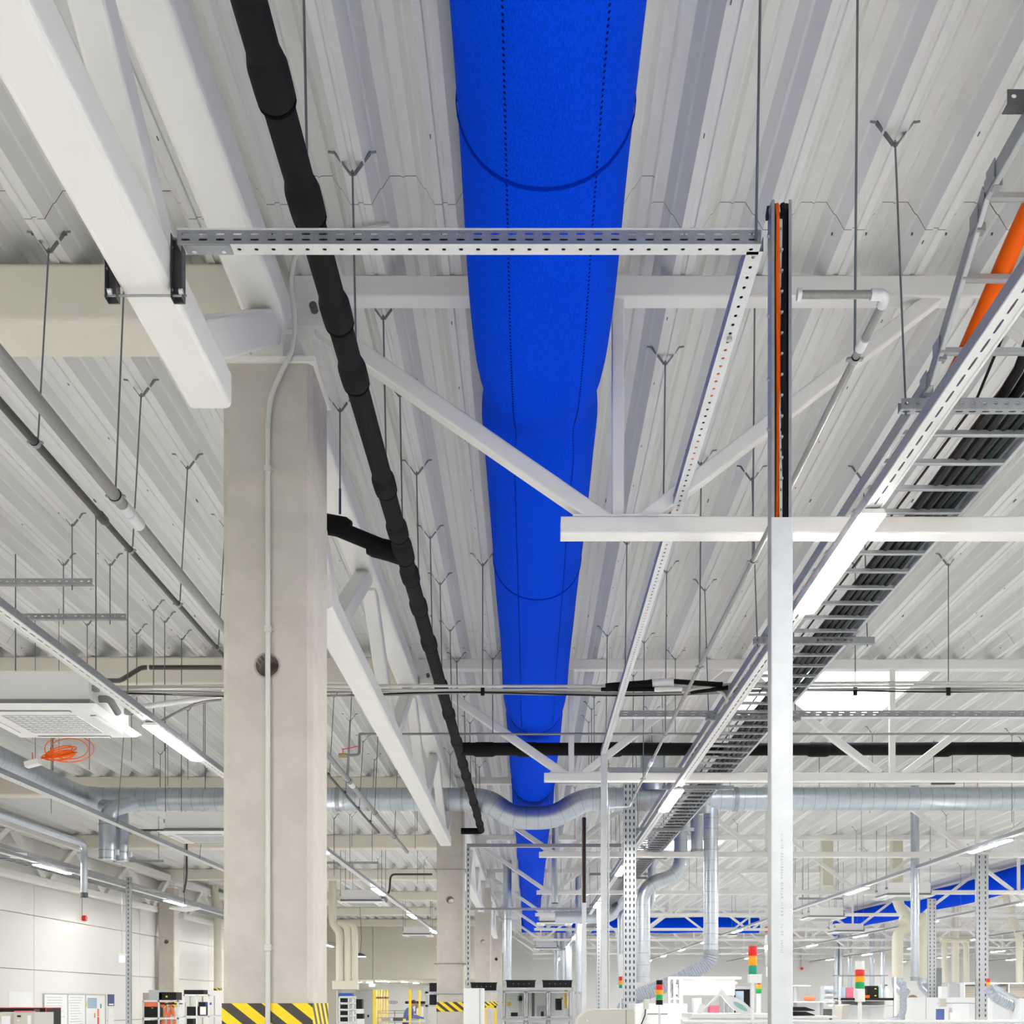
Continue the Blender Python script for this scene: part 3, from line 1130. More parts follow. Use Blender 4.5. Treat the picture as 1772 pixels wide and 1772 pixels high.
# ladder hangers with cross struts
for i, y in enumerate((4.42, 7.3, 9.28, 12.3, 15.3, 18.3, 21.3, 24.3, 27.3, 30.3, 33.3)):
    t = thing('support_strut', 'perforated support strut under the cable ladder, %s' % nth(i), 'strut', (1.4, y, LZ), 'struts under the cable ladder')
    xa, xb_ = 1.405, 2.16
    MB().sheet((xa, y - .02, LZ - .045), (1, 0, 0), (0, 0, 1), xb_ - xa, .04, .04, [(.020, .016, .013)]).build('front_side', 'galv', t, thick=.002)
    MB().sheet((xa, y - .02, LZ - .045), (1, 0, 0), (0, 1, 0), xb_ - xa, .04, .05, [(.020, .030, .011)]).build('bottom', 'galv', t, thick=.002)
    MB().box(xa, xb_, y + .018, y + .02, LZ - .045, LZ - .005).build('back_side', 'galv', t)
    hanger(1.407, y + .06, LZ - .06, 'rod hanger at the left end of the ladder strut, %s' % nth(i), 'hangers of the cable ladder', xb=1.43, yb=y)
    hanger(2.11, y + .06, LZ - .06, 'rod hanger at the right end of the ladder strut, %s' % nth(i), 'hangers of the cable ladder', xb=2.12, yb=y)
t = thing('support_strut', 'perforated strut at the top right corner of the picture holding the upper ladder end', 'strut', (1.43, 3.5, 4.26), 'struts under the cable ladder')
MB().sheet((1.42, 3.46, 4.27), (1, 0, 0), (0, 0, 1), .8, .04, .04, [(.020, .016, .013)]).build('front_side', 'galv_dark', t, thick=.002)
MB().box(1.42, 2.22, 3.46, 3.50, 4.266, 4.269).build('bottom', 'galv_dark', t)
hanger(1.47, 3.48, 3.93, 'long rod hanger at the upper right picture corner beside the ladder end', 'hangers of the cable ladder', xb=1.50, bracket=False)
# slotted rail hangers
hanger(.70, 3.52, 3.9, 'long rod hanger above the corner of the front slotted channel', 'hangers of the slotted rail', xb=.685)
for i, y in enumerate((6.02, 8.39, 10.5)):
    hanger(.70, y, 3.9, 'rod hanger holding the perforated rail, %s' % nth(i), 'hangers of the slotted rail', xb=.69)

# ================================================================== gas pipe on the right
GPX, GPZ, GPR = 1.045, 3.645, .0118
t = thing('steel_pipe', 'thin galvanised pipe with elbow leaving the front riser and running away', 'pipe', (GPX, 3.41, GPZ))
MB().cyl((.785, 3.41, GPZ + .025), (1.02, 3.41, GPZ + .025), GPR, 12).build('short_run', 'pipe_grey', t)
MB().tube(bend([(1.0, 3.41, GPZ + .025), (GPX, 3.41, GPZ + .025), (GPX, 3.455, GPZ + .02)], .03), GPR * 1.35, 12).build('elbow', 'galv_light', t)
MB().cyl((.784, 3.41, GPZ + .025), (.796, 3.41, GPZ + .025), GPR * 1.45, 12).build('collar', 'galv_light', t)
MB().cyl((GPX, 3.44, GPZ + .02), (GPX, 11.9, GPZ), GPR, 12).build('long_run', 'pipe_grey', t)
MB().cyl((GPX, 3.62, GPZ + .018), (GPX, 3.68, GPZ + .018), GPR * 1.4, 12).build('coupling', 'galv_light', t)
MB().cyl((GPX, 9.9, GPZ + .005), (GPX, 10.1, GPZ + .005), GPR * 1.5, 12).build('coupling', 'galv_light', t)
MB().tube(bend([(GPX, 11.9, GPZ), (GPX, 12.1, GPZ - .02), (.775, 12.1, GPZ - .03), (.775, 12.1, 1.0)], .06), .010, 10).build('drop', 'galv_light', t)
for i, y in enumerate((3.74, 5.45, 7.15, 8.95, 10.7, 11.8)):
    hanger(1.05, y, GPZ + .012, 'rod hanger with rubber clamp on the thin galvanised pipe, %s' % nth(i), 'hangers of the thin pipe', xb=GPX, clamp=(GPX, GPZ + .018 - .018 * (y - 3.4) / 8.5, GPR))

# ================================================================== left bay pipes
t = thing('steel_pipe', 'grey galvanised pipe under the roof of the left bay, the upper of two', 'pipe', (-1.80, 5, 3.8))
AX, AZ, AR = -1.805, 3.805, .0258
MB().cyl((AX, .5, AZ), (AX, 17.2, AZ), AR, 16).build('pipe', 'pipe_grey', t)
MB().cyl((AX, 5.25, AZ), (AX, 5.38, AZ), AR * 1.22, 14).build('coupling', 'galv_light', t)
MB().cyl((AX, 5.16, AZ), (AX, 5.26, AZ), AR * 1.1, 14).build('coupling', 'galv_light', t)
MB().cyl((AX, 11.7, AZ), (AX, 11.9, AZ), AR * 1.2, 14).build('coupling', 'galv_light', t)
for i, y in enumerate((2.5, 5.08, 7.7, 9.6, 11.6, 13.6, 15.6)):
    hanger(AX, y, AZ + AR, 'rod hanger with rubber clamp on the grey galvanised pipe, %s' % nth(i), 'hangers of the grey pipe', xb=AX, clamp=(AX, AZ, AR))
t = thing('steel_pipe', 'thin dark pipe under the roof of the left bay, the lower of two', 'pipe', (-2.17, 5, 4.06))
BX, BZ, BR = -2.172, 4.058, .0185
MB().cyl((BX, .5, BZ), (BX, 5.9, BZ), BR, 14).build('pipe', 'pipe_dark', t)
MB().tube([(BX, 5.86, BZ), (BX, 5.88, BZ), (BX, 5.95, BZ), (BX, 5.99, BZ)], [BR, BR * 1.3, BR * 1.3, BR * .8], 14).build('reducer', 'pipe_dark', t)
MB().cyl((BX, 5.95, BZ), (BX, 16.8, BZ - .02), BR * .82, 14).build('thin_run', 'pipe_dark', t)
for i, y in enumerate((3.4, 5.12, 6.34, 7.2, 8.09, 9.3, 10.4, 11.5, 12.6, 13.7, 14.8, 15.9)):
    hanger(BX, y, BZ + BR, 'rod hanger with rubber clamp on the thin dark pipe, %s' % nth(i), 'hangers of the dark pipe', xb=BX + .012, clamp=(BX, BZ, BR if y < 5.9 else BR * .82))

# stop valve between the grey pipe and the thin cross pipe
TY, TZ = 11.22, EYE + (CY - 1270) / FPX * 11.22
t = thing('steel_pipe', 'thin steel pipe crossing the hall below the blue duct, red valve at its left end', 'pipe', (0, TY, TZ))
xl = at(622, 1270, TY).x
MB().cyl((xl, TY, TZ), (8.5, TY, TZ), .011, 10).build('long_run', 'pipe_grey', t)
MB().tube(bend([(xl + .03, TY, TZ), (xl, TY, TZ), (xl, TY, TZ - .2), (AX + .02, TY, TZ - .21)], .03), .013, 10).build('drop', 'pipe_grey', t)
MB().cyl((xl - .20, TY, TZ - .208), (xl - .12, TY, TZ - .208), .022, 10).build('valve_body', 'brass', t)
MB().bar((xl - .16, TY, TZ - .185), (xl - .16, TY, TZ - .15), .01, .01).build('valve_stem', 'brass', t)
MB().bar((xl - .17, TY, TZ - .15), (xl - .01, TY, TZ - .12), .012, .006).build('valve_lever', 'red', t)
for i, x in enumerate((-.40, 1.25, 2.6, 4.9)):
    hanger(x, TY, TZ, 'rod hanger on the thin cross pipe, %s from the left' % ORD[i].replace('nearest', 'first'), 'hangers of the thin cross pipe')

# ================================================================== bundle of cables crossing at mid height
BY, BZ2 = 8.8, EYE + (CY - 1193) / FPX * 8.8
for i, (mm, dz, r, amp) in enumerate((('conduit_grey', .018, .011, .002), ('conduit_grey', -.004, .011, .003), ('cable_grey', -.030, .008, .012), ('cable_black', -.036, .006, .014), ('cable_grey', -.022, .008, .010))):
    pts = []
    x = -3.6
    while x < 8:
        right = 1 / (1 + math.exp(-(x - 1.5) * 3))
        z = BZ2 + dz + amp * math.sin(x * 2.4 + i) + right * (.03 + .01 * math.sin(x * 1.3 + i))
        pts.append((x, BY + .02 * math.sin(x * 1.2 + i * 1.5) + .012 * (i - 2), z))
        x += .2
    tag(MB().tube(pts, r, 8).build('cross_cable', mm),
        ['pale straight conduit crossing the hall at mid height, the upper one', 'pale straight conduit crossing the hall at mid height, the lower one',
         'grey cable sagging below the pale conduits', 'thin black cable sagging below the pale conduits', 'grey cable tied to the pale conduits'][i], 'cable', 'cables crossing at mid height')
t = thing('pipe_lagging', 'black and white lagged cable joints in the cable bundle right of the blue duct', 'lagging', at(1090, 1190, BY))
for (pa, pb, r, mm) in (((1048, 1189), (1128, 1183), .030, 'foam_black'), ((1128, 1182), (1165, 1180), .030, 'white_plastic'), ((1165, 1179), (1250, 1185), .019, 'foam_black'),
                        ((1040, 1193), (1132, 1193), .016, 'foam_black'), ((1132, 1193), (1180, 1192), .018, 'white_plastic'), ((1195, 1198), (1260, 1190), .016, 'foam_black')):
    a, b = at(pa[0], pa[1], BY - .09), at(pb[0], pb[1], BY - .09)
    MB().tube([a, a + (b - a) * .08, a + (b - a) * .9, b], [r * .9, r, r, r * 1.15], 12).build('sleeve', mm, t)
for i, (px, x) in enumerate(((833, -.353), (1480, 2.46), (1636, 3.16))):
    t = hanger(x, BY, BZ2, 'rod hanger on the mid-height cable bundle, %s from the left' % ORD[i].replace('nearest', 'first'), 'hangers of the cable bundle')
    MB().bar((snap(x), BY, BZ2 - .045), (snap(x), BY, BZ2 + .03), .03, .02, .004, up=(0, 1, 0)).build('clip', 'black', t)
# curl down to the ladder
a = [at(1180, 1197, 8.7), at(1225, 1188, 8.7), at(1255, 1200, 8.75), at(1262, 1225, 8.85), V((1.52, 9.2, LZ + .05)), V((1.55, 10, LZ + .05))]
tag(MB().tube(bend(a, .12), .012, 8).build('cross_cable', 'conduit_grey'), 'grey cable curling from the cable bundle onto the ladder', 'cable')

# ================================================================== grey conduit on the front column
t = thing('conduit', 'pale grey conduit clipped up the face of the front column', 'conduit', (-1.165, 5.185, 0))
pts = [(-1.165, 5.187, 0.1), (-1.165, 5.187, 4.18), (-1.15, 5.18, 4.30), (-1.045, 5.16, 4.50), (-1.035, 5.16, 4.62), (-1.05, 5.10, 4.76), (-1.0, 5.02, 4.86), (-.80, 5.0, 4.90), (-.6, 5.0, 4.935)]
MB().tube(bend(pts, .10), .0115, 12).build('tube', 'conduit_grey', t)
for z in (3.257, 3.972, 1.84):
    MB().rbox(-1.180, -1.150, 5.174, 5.2, z - .014, z + .014, .004, 'z').build('clip', 'conduit_grey', t)
    MB().box(-1.150, -1.140, 5.190, 5.2, z - .006, z + .006).build('clip_foot', 'conduit_grey', t)
# ================================================================== spiral ducts
def spiral(name, label, paths, group='galvanised spiral ducts'):
    p0 = V(paths[0][0][0])
    t = thing(name, label, 'duct', p0, group)
    for pts, r, nm in paths:
        MB().tube(pts, r, 24).build(nm, 'spiral', t)
    return t


def rings(t, pts, r, step, mname='galv'):
    """thin raised lock seams along a straight or bent duct"""
    d = 0.0
    nxt = step * .5
    for a, b in zip(pts[:-1], pts[1:]):
        a, b = V(a), V(b)
        l = (b - a).length
        if l < 1e-6:
            continue
        u = (b - a) / l
        while nxt < d + l:
            c = a + u * (nxt - d)
            MB().tube([c - u * .004, c + u * .004], r * 1.012, 20, caps=False).build('seam', mname, t)
            nxt += step
        d += l


SY, SZ, SR = 15.55, EYE + 2.70, .155
dip = [(-5.95, SY, SZ), (-.56, SY, SZ), (-.24, SY, SZ - .25), (.34, SY, SZ - .25), (.70, SY, SZ), (8.6, SY, SZ + .01)]
pts = bend(dip, .24, 5)
t = spiral('spiral_duct', 'large silver spiral duct crossing the hall and dipping under the blue duct', [(pts, SR, 'pipe')])
rings(t, pts, SR, .155)
for x, dx in ((-.9, .02), (.95, .02), (2.05, .03), (2.75, .03), (-2.55, .03)):
    MB().tube([(x - dx, SY, SZ), (x + dx, SY, SZ)], SR * 1.05, 24).build('coupling', 'galv', t)
hx = at(1130, 1350, SY).x
MB().cyl((hx, SY, SZ + .1), (hx, SY, DECK + .05), .17, 24).build('roof_branch', 'spiral', t)
MB().tube([(2.36, SY, SZ - .05), (2.36, SY, SZ - .2)], [.13, .10], 24).build('tee', 'spiral', t)
for i, x in enumerate((-5.0, -3.6, -.95, 1.05, 3.9, 6.0)):
    hanger(x, SY, SZ + SR, 'rod hanger above the large silver cross duct, %s from the left' % ORD[i].replace('nearest', 'first'), 'hangers of the silver duct')
# left feeder
fp = bend([(-5.95, 9.0, SZ), (-5.95, SY, SZ), (-5.2, SY, SZ)], .35, 6)
t = spiral('spiral_duct', 'large silver spiral duct coming from the left picture edge to the cross duct', [(fp, SR * 1.02, 'pipe')])
rings(t, fp, SR * 1.02, .22)
# pair of short drop ducts
for i, (px, w_, yb) in enumerate(((186, 28, 1488), (211, 23, 1491))):
    yy = 14.9 + .25 * i
    top = at(px, 1405, yy)
    bot = at(px, yb, yy)
    r = w_ / 2 / FPX * yy
    p = bend([(top.x - .02 + .3 * (1 - 2 * i), yy + .2, SZ - .12), (top.x, yy, top.z + .02), bot], r * 1.2, 5)
    t = spiral('duct_drop', ['short round silver duct drop in the left bay, the left one of a pair', 'short round silver duct drop in the left bay, the right one of a pair'][i], [(p, r, 'pipe')], 'pair of short duct drops')
    for z in (bot.z + .02, bot.z + .12, bot.z + .45):
        MB().tube([(bot.x, yy, z - .008), (bot.x, yy, z + .008)], r * 1.06, 20).build('clamp_band', 'galv', t)
    MB().box(bot.x + r, bot.x + r + .04, yy - .03, yy + .03, bot.z + .06, bot.z + .13).build('damper_knob', 'galv_light', t)
# narrow left pipe with drop
p = bend([(-6.5, 9, 3.9), (-6.5, 17.0, 3.9), (-6.5, 17.0, 3.12)], .12, 5)
t = spiral('duct_drop', 'narrow silver pipe bending down above the left wall ladder', [(p, .048, 'pipe')])
MB().cyl((-6.5, 17, 3.12), (-6.5, 17, 3.19), .055, 16).build('end_cap', 'galv_dark', t)
# silver drop with flexible hose
VX = at(1230, 1500, SY).x
p = [(VX, SY, SZ - .05), (VX, SY, 2.27)]
t = spiral('duct_drop', 'vertical silver spiral duct hanging right of the slotted uprights, ending in a grey hose', [(p, .098, 'pipe')])
rings(t, p, .098, .14)
MB().tube([(VX, SY, 2.29), (VX, SY, 2.22)], .105, 20).build('cuff', 'galv', t)
hp = [V((VX, SY, 2.24)), V((VX - .02, SY, 2.14)), V((VX - .18, SY, 2.02)), V((VX - .45, SY, 1.88)), V((VX - .75, SY, 1.76)), V((VX - 1.02, SY, 1.66)), V((VX - 1.18, SY - .05, 1.50)), V((VX - 1.2, SY - .05, 1.3))]
hp = bend(hp, .15, 5)


def corrug(pts, r, step=.028, amp=.06):
    """corrugated hose: resample the path with alternating radii"""
    out, rad = [], []
    d = 0
    tot = sum((b - a).length for a, b in zip(pts[:-1], pts[1:]))
    n = int(tot / step)
    acc = [0]
    for a, b in zip(pts[:-1], pts[1:]):
        acc.append(acc[-1] + (b - a).length)
    for i in range(n + 1):
        s = tot * i / n
        for j in range(len(pts) - 1):
            if acc[j] <= s <= acc[j + 1] + 1e-9:
                f = (s - acc[j]) / max(1e-9, acc[j + 1] - acc[j])
                out.append(pts[j].lerp(pts[j + 1], f))
                break
        rad.append(r * (1 + (amp if i % 2 else -amp)))
    return out, rad[:len(out)]


o_, r_ = corrug(hp, .098, .016, .045)
tag(MB().tube(o_, r_, 20).build('flexible_hose', 'flex_hose'), 'large grey corrugated hose hanging down left from the vertical silver duct', 'hose')
# short capped duct left of it
q = at(1206, 1472, 16.4)
t = spiral('duct_drop', 'short capped silver duct beside the vertical drop', [([(q.x, 16.4, DECK + .05), (q.x, 16.4, q.z)], .085, 'pipe')])
MB().cyl((q.x, 16.4, q.z - .02), (q.x, 16.4, q.z + .02), .092, 20).build('end_cap', 'galv', t)
# s-bend duct
ys = 19.5
a = at(1178, 1440, ys); b = at(1178, 1512, ys); c = at(1113, 1532, ys)
p = bend([(a.x, ys, DECK + .05), (b.x, ys, b.z), (c.x, ys, c.z), (c.x, ys, at(0, 1700, ys).z)], .28, 6)
t = spiral('duct_drop', 'silver duct with an S-shaped offset coming down beside the slotted uprights', [(p, .115, 'pipe')])
rings(t, p, .115, .2)
# second thinner one behind
p = bend([(at(1075, 1600, 21).x + .55, 21, DECK + .05), (at(1075, 1600, 21).x + .55, 21, 3.3), (at(1075, 1600, 21).x, 21, 3.2), (at(1075, 1600, 21).x, 21, 1.9)], .12, 4)
t = spiral('duct_drop', 'thin silver duct standing left of the slotted uprights', [(p, .07, 'pipe')])
MB().box(p[-1].x - .05, p[-1].x + .10, 20.9, 20.91, 2.05, 2.45).build('label_plate', 'paper', t)
# far verticals
far = [(878, 1505, 1700, 28.0, .10, 'tall silver duct rising behind the black crates left of centre'), (962, 1672, 1712, 46, .10, 'far silver duct, leftmost of three by the far wall'),
       (973, 1668, 1712, 45.4, .10, 'far silver duct, middle of three by the far wall'), (984, 1655, 1712, 42.5, .12, 'far silver duct, rightmost of three by the far wall'),
       (1583, 1480, 1697, 17.6, .062, 'thin bright silver duct standing right of the white signal tower'),
       (1447, 1660, 1722, 52, .10, 'far silver pipe left of the white signal tower, first of two'), (1455, 1660, 1722, 52, .10, 'far silver pipe left of the white signal tower, second of two'),
       (1471, 1660, 1722, 54, .09, 'far silver pipe just left of the white signal tower'), (1509, 1655, 1722, 52, .10, 'far silver pipe right of the white signal tower, first of two'),
       (1527, 1652, 1722, 50, .10, 'far silver pipe right of the white signal tower, second of two'),
       (1001, 1560, 1720, 30, .08, 'plain silver pipe left of the pale double post')]
for px, y0, y1, Y, r, lb in far:
    a, b = at(px, y0, Y), at(px, y1, Y)
    if px == 878:
        a = V((a.x, Y, DECK))
    t = spiral('duct_drop', lb, [([V((a.x, Y, DECK + .05)), b], r, 'pipe')])
    MB().tube([b, b + V((0, 0, .06))], r * 1.06, 16).build('cuff', 'galv', t)
    if px == 878:
        MB().tube([at(878, 1590, Y), at(878, 1592, Y)], r * 1.2, 16).build('collar', 'galv', t)
# far silver cross duct
p = bend([(.6, 27, 3.55), (1.9, 27, 3.55), (2.3, 27, 4.1), (2.3, 27, 5)], .25, 5)
spiral('duct_drop', 'far silver duct elbow under the fourth roof truss', [(p, .14, 'pipe')])
p = [at(960, 1492, 22), at(960, 1562, 22)]
t = spiral('duct_drop', 'short grey duct stub hanging below the blue duct', [([V((p[0].x, 22, DECK)), p[1]], .055, 'pipe')])
MB().cyl(p[1], p[1] - V((0, 0, .02)), .065, 16).build('end_cap', 'galv_dark', t)

# ================================================================== cream ducts
def cream(name, label, runs, r):
    t = thing(name, label, 'duct', runs[0][-1], 'cream painted ducts')
    for pts in runs:
        MB().tube(bend(pts, r * 2.2, 5), r, 20).build('pipe', 'cream_pipe', t)
    return t


Y = 30
a = at(596, 1600, Y); b = at(596, 1712, Y)
t = cream('cream_duct', 'bundle of cream pipes coming down beside the front column', [[V((a.x - .3, Y, 4.9)), V((a.x - .3, Y, 3.6)), V((a.x - .12, Y, 3.4)), V((a.x - .12, Y, b.z))]], .10)
for dx, r in ((.09, .10), (.26, .09)):
    MB().tube(bend([V((a.x - .3, Y + .1, 3.62)), V((a.x + dx, Y, 3.58)), V((a.x + dx, Y, b.z))], .2, 5), r, 18).build('pipe', 'cream_pipe', t)
MB().rbox(a.x - .30, a.x + .36, Y - .12, Y + .14, b.z, b.z + .22, .05, 'z').build('collector', 'cream_pipe', t)
Y = 33
a = at(377, 1595, Y)
t = cream('cream_duct', 'cream pipe with a striped foot at the left edge of the front column', [[V((a.x - .1, Y, 4.9)), V((a.x, Y, 3.7)), V((a.x, Y, 1.95))]], .11)
MB().cyl((a.x, Y, 1.91), (a.x, Y, 1.98), .115, 20).build('hazard_band', 'hazard', t)
Y = 26.5
x1, x2, xt = at(1553, 0, Y).x, at(1597, 0, Y).x, at(1551, 0, Y).x
zt = at(0, 1545, Y).z
t = cream('cream_duct', 'cream duct that splits into two legs right of the white signal tower', [[V((xt, Y, 4.9)), V((xt, Y, zt - .2)), V((xt + .35, Y, zt - .75)), V((x1, Y, zt - .9)), V((x1, Y, at(0, 1694, Y).z))]], .12)
MB().tube(bend([V((xt + .1, Y, zt - .55)), V((xt + .55, Y, zt - .72)), V((x2, Y, zt - .5)), V((x2, Y, at(0, 1694, Y).z))], .3, 5), .115, 18).build('pipe', 'cream_pipe', t)
for x in (x1, x2):
    MB().tube(bend([V((x, Y, at(0, 1692, Y).z)), V((x, Y, at(0, 1706, Y).z)), V((x + .12, Y - .2, at(0, 1720, Y).z))], .08, 4), .125, 16).build('flex_end', 'spiral', t)
Y = 36
xs = [at(p, 0, Y).x for p in (1634, 1653, 1672)]
zt = at(0, 1630, Y).z
t = cream('cream_duct', 'cream duct that splits into three legs left of the slotted post', [[V((xs[1], Y, 4.9)), V((xs[1], Y, at(0, 1700, Y).z))]], .11)
for x in (xs[0], xs[2]):
    MB().tube(bend([V((xs[1], Y, zt + .1)), V((x, Y, zt)), V((x, Y, at(0, 1700, Y).z))], .2, 5), .085, 16).build('pipe', 'cream_pipe', t)
MB().rbox(xs[0] - .1, xs[2] + .1, Y - .12, Y + .12, zt - .02, zt + .12, .05, 'x').build('header', 'cream_pipe', t)
Y = 34
t = cream('cream_duct', 'single cream duct at the right picture edge', [[V((at(1764, 0, Y).x - .5, Y, 4.9)), V((at(1764, 0, Y).x, Y, 3.5)), V((at(1764, 0, Y).x, Y, at(0, 1700, Y).z))]], .10)
for i, px in enumerate((1431, 1551)):
    Y = 24
    c = at(px, 1510, Y)
    b = MB().rbox(c.x - .11, c.x + .11, Y - .11, Y + .11, at(0, 1533, Y).z, DECK - .01, .02, 'z')
    tag(b.build('cream_shaft', 'cream_pipe'), ['square beige shaft below the roof right of the front riser', 'square beige shaft above the split cream duct'][i], 'duct')

# ================================================================== cassette air conditioners
def cassette(x, y, z, label, s=.95):
    t = thing('air_conditioner', label, 'air conditioner', (x, y, z), 'ceiling cassette units')
    h = s / 2
    # white panel with sloped rim
    vs = [(x - h, y - h, z + .03), (x + h, y - h, z + .03), (x + h, y + h, z + .03), (x - h, y + h, z + .03)]
    g = h - .05
    vs += [(x - g, y - g, z), (x + g, y - g, z), (x + g, y + g, z), (x - g, y + g, z)]
    MB().add(vs, [(0, 4, 5, 1), (1, 5, 6, 2), (2, 6, 7, 3), (3, 7, 4, 0), (0, 1, 2, 3), (7, 6, 5, 4)]).build('panel', 'white_plastic', t)
    q = s * .84 / 2
    MB().box(x - q, x + q, y - q, y + q, z + .065, z + .27).build('body', 'white_enamel', t)
    MB().box(x - q - .012, x + q + .012, y - q - .012, y + q + .012, z + .03, z + .075).build('gasket', 'foam_grey', t)
    # grille
    k = s * .27
    m = MB()
    n = 9
    for i in range(n + 1):
        a = -k + 2 * k * i / n
        m.box(x + a - .004, x + a + .004, y - k, y + k, z - .004, z)
        m.box(x - k, x + k, y + a - .004, y + a + .004, z - .004, z)
    m.build('grille', 'machine_grey', t)
    for (ax, ay) in ((1, 0), (-1, 0), (0, 1), (0, -1)):
        if ax:
            MB().box(x + ax * s * .40 - .02, x + ax * s * .40 + .02, y - k * 1.05, y + k * 1.05, z - .0035, z + .002).build('air_slot', 'galv_dark', t)
            MB().box(x + ax * s * .40 - .012, x + ax * s * .40 + .022, y - k * 1.02, y + k * 1.02, z - .008, z - .004).build('vane', 'white_plastic', t)
        else:
            MB().box(x - k * 1.05, x + k * 1.05, y + ay * s * .40 - .02, y + ay * s * .40 + .02, z - .0035, z + .002).build('air_slot', 'galv_dark', t)
            MB().box(x - k * 1.02, x + k * 1.02, y + ay * s * .40 - .012, y + ay * s * .40 + .022, z - .008, z - .004).build('vane', 'white_plastic', t)
    for sx in (-1, 1):
        for sy in (-1, 1):
            MB().box(x + sx * (q + .02) - .02, x + sx * (q + .02) + .02, y + sy * q * .8 - .02, y + sy * q * .8 + .02, z + .15, z + .19).build('hanging_lug', 'galv', t)
            MB().cyl((x + sx * (q + .02), y + sy * q * .8, z + .16), (x + sx * (q + .02), y + sy * q * .8, DECK + .02), .005, 6).build('rod', 'rod_steel', t)
    MB().tube(bend([(x + q, y - q * .5, z + .13), (x + q + .07, y - q * .5, z + .13), (x + q + .09, y - q * .2, z + .06)], .04), .025, 10).build('drain_bend', 'foam_grey', t)
    return t


ACS = [(-3.42, 8.38, 'white ceiling cassette air conditioner at the left picture edge under the trapeze rails'),
       (-3.95, 14.3, 'white cassette air conditioner half hidden behind the front column'),
       (-3.42, 24.0, 'white cassette air conditioner between the front and second column'),
       (-3.42, 35.7, 'white cassette air conditioner just left of the second column'),
       (-3.0, 43.5, 'far white cassette air conditioner peeping out at the second column edge'),
       (.66, 30.3, 'white cassette air conditioner below the far blue duct, the nearer one'),
       (.65, 45.0, 'white cassette air conditioner below the far blue duct, the farther one'),
       (7.25, 22.6, 'white cassette air conditioner crossed by the bright thin silver duct'),
       (7.15, 28.4, 'white cassette air conditioner just right of the front riser'),
       (9.3, 34.2, 'far white cassette air conditioner below the right blue duct'),
       (5.9, 36.0, 'far white cassette air conditioner left of the front riser')]
for x, y, lb in ACS:
    cassette(x, y, 3.595, lb)

# trapeze rails above the first unit
for i, (y, x0, x1) in enumerate(((8.07, -4.3, -3.02), (8.80, -3.9, -3.04))):
    t = thing('support_strut', ['perforated trapeze rail above the left cassette unit, the nearer', 'perforated trapeze rail above the left cassette unit, the farther'][i], 'strut', (x0, y, 4.49), 'trapeze rails')
    MB().sheet((x0, y - .02, 4.485), (1, 0, 0), (0, 0, 1), x1 - x0, .04, .05, [(.020, .022, .010)]).build('front_side', 'galv', t, thick=.002)
    MB().box(x0, x1, y - .02, y + .02, 4.483, 4.486).build('bottom', 'galv', t)
    for j, x in enumerate((-3.87, -3.17) if i == 0 else (-3.52, -3.17)):
        hanger(x, y, 4.45, 'rod hanger of the %s trapeze rail, %s one' % (['nearer', 'farther'][i], ['left', 'right'][j]), 'hangers of the trapeze rails')
# other loose rod hangers in the left bay
for i, (px, py, pb) in enumerate(((120, 1085, 1160), (222, 1100, 1230), (257, 1080, 1300), (286, 1060, 1330), (330, 1110, 1190))):
    Y = 3.28 * FPX / (CY - py)
    hanger(at(px, py, Y).x, Y, at(px, pb, Y).z, 'loose rod hanger in the left bay between cassette unit and front column, %s' % nth(i), 'rod hangers of the left bay')
# condensate pipe of the unit
t = thing('condensate_pipe', 'dark insulated condensate pipe stepping down to the left cassette unit', 'pipe', at(260, 1155, 10.4))
P = [at(383, 1155, 10.4), at(262, 1155, 10.4), at(245, 1155, 10.4), at(208, 1178, 10.0), at(180, 1178, 9.6)]
MB().tube(bend(P, .08), .021, 12).build('pipe', 'pipe_dark', t)
MB().tube([at(256, 1155, 10.4), at(259, 1155, 10.4)], .027, 12).build('clamp_ring', 'galv_light', t)
for P, lb, mm, r in (([at(383, 1195, 9.6), at(260, 1196, 9.6), at(228, 1205, 9.4), at(205, 1218, 9.2)], 'pale conduit curving to the left cassette unit', 'conduit_grey', .012),
                     ([at(383, 1205, 9.5), at(330, 1212, 9.5), at(240, 1224, 9.3)], 'fat white conduit running to the left light rail', 'conduit_white', .022),
                     ([at(383, 1211, 9.4), at(350, 1214, 9.4), at(310, 1230, 9.3), at(275, 1250, 9.1)], 'thin dark cable hanging beside the left light rail', 'cable_grey', .010)):
    tag(MB().tube(bend(P, .15), r, 10).build('conduit', mm), lb, 'conduit')
# second black condensate line on far left beam
P = [at(221, 1437, 17), at(315, 1436, 17), at(323, 1441, 17), at(323, 1520, 17), at(318, 1545, 17)]
tag(MB().tube(bend(P, .12), .016, 8).build('condensate_pipe', 'pipe_dark'), 'thin black pipe bending down near the pair of duct drops', 'pipe')
P = [at(748, 1513, 24.6), at(676, 1513, 24.6), at(674, 1540, 24.6), at(671, 1548, 24.6)]
tag(MB().tube(bend(P, .1), .022, 8).build('condensate_pipe', 'pipe_dark'), 'black pipe bending down to the cassette unit between the columns', 'pipe')
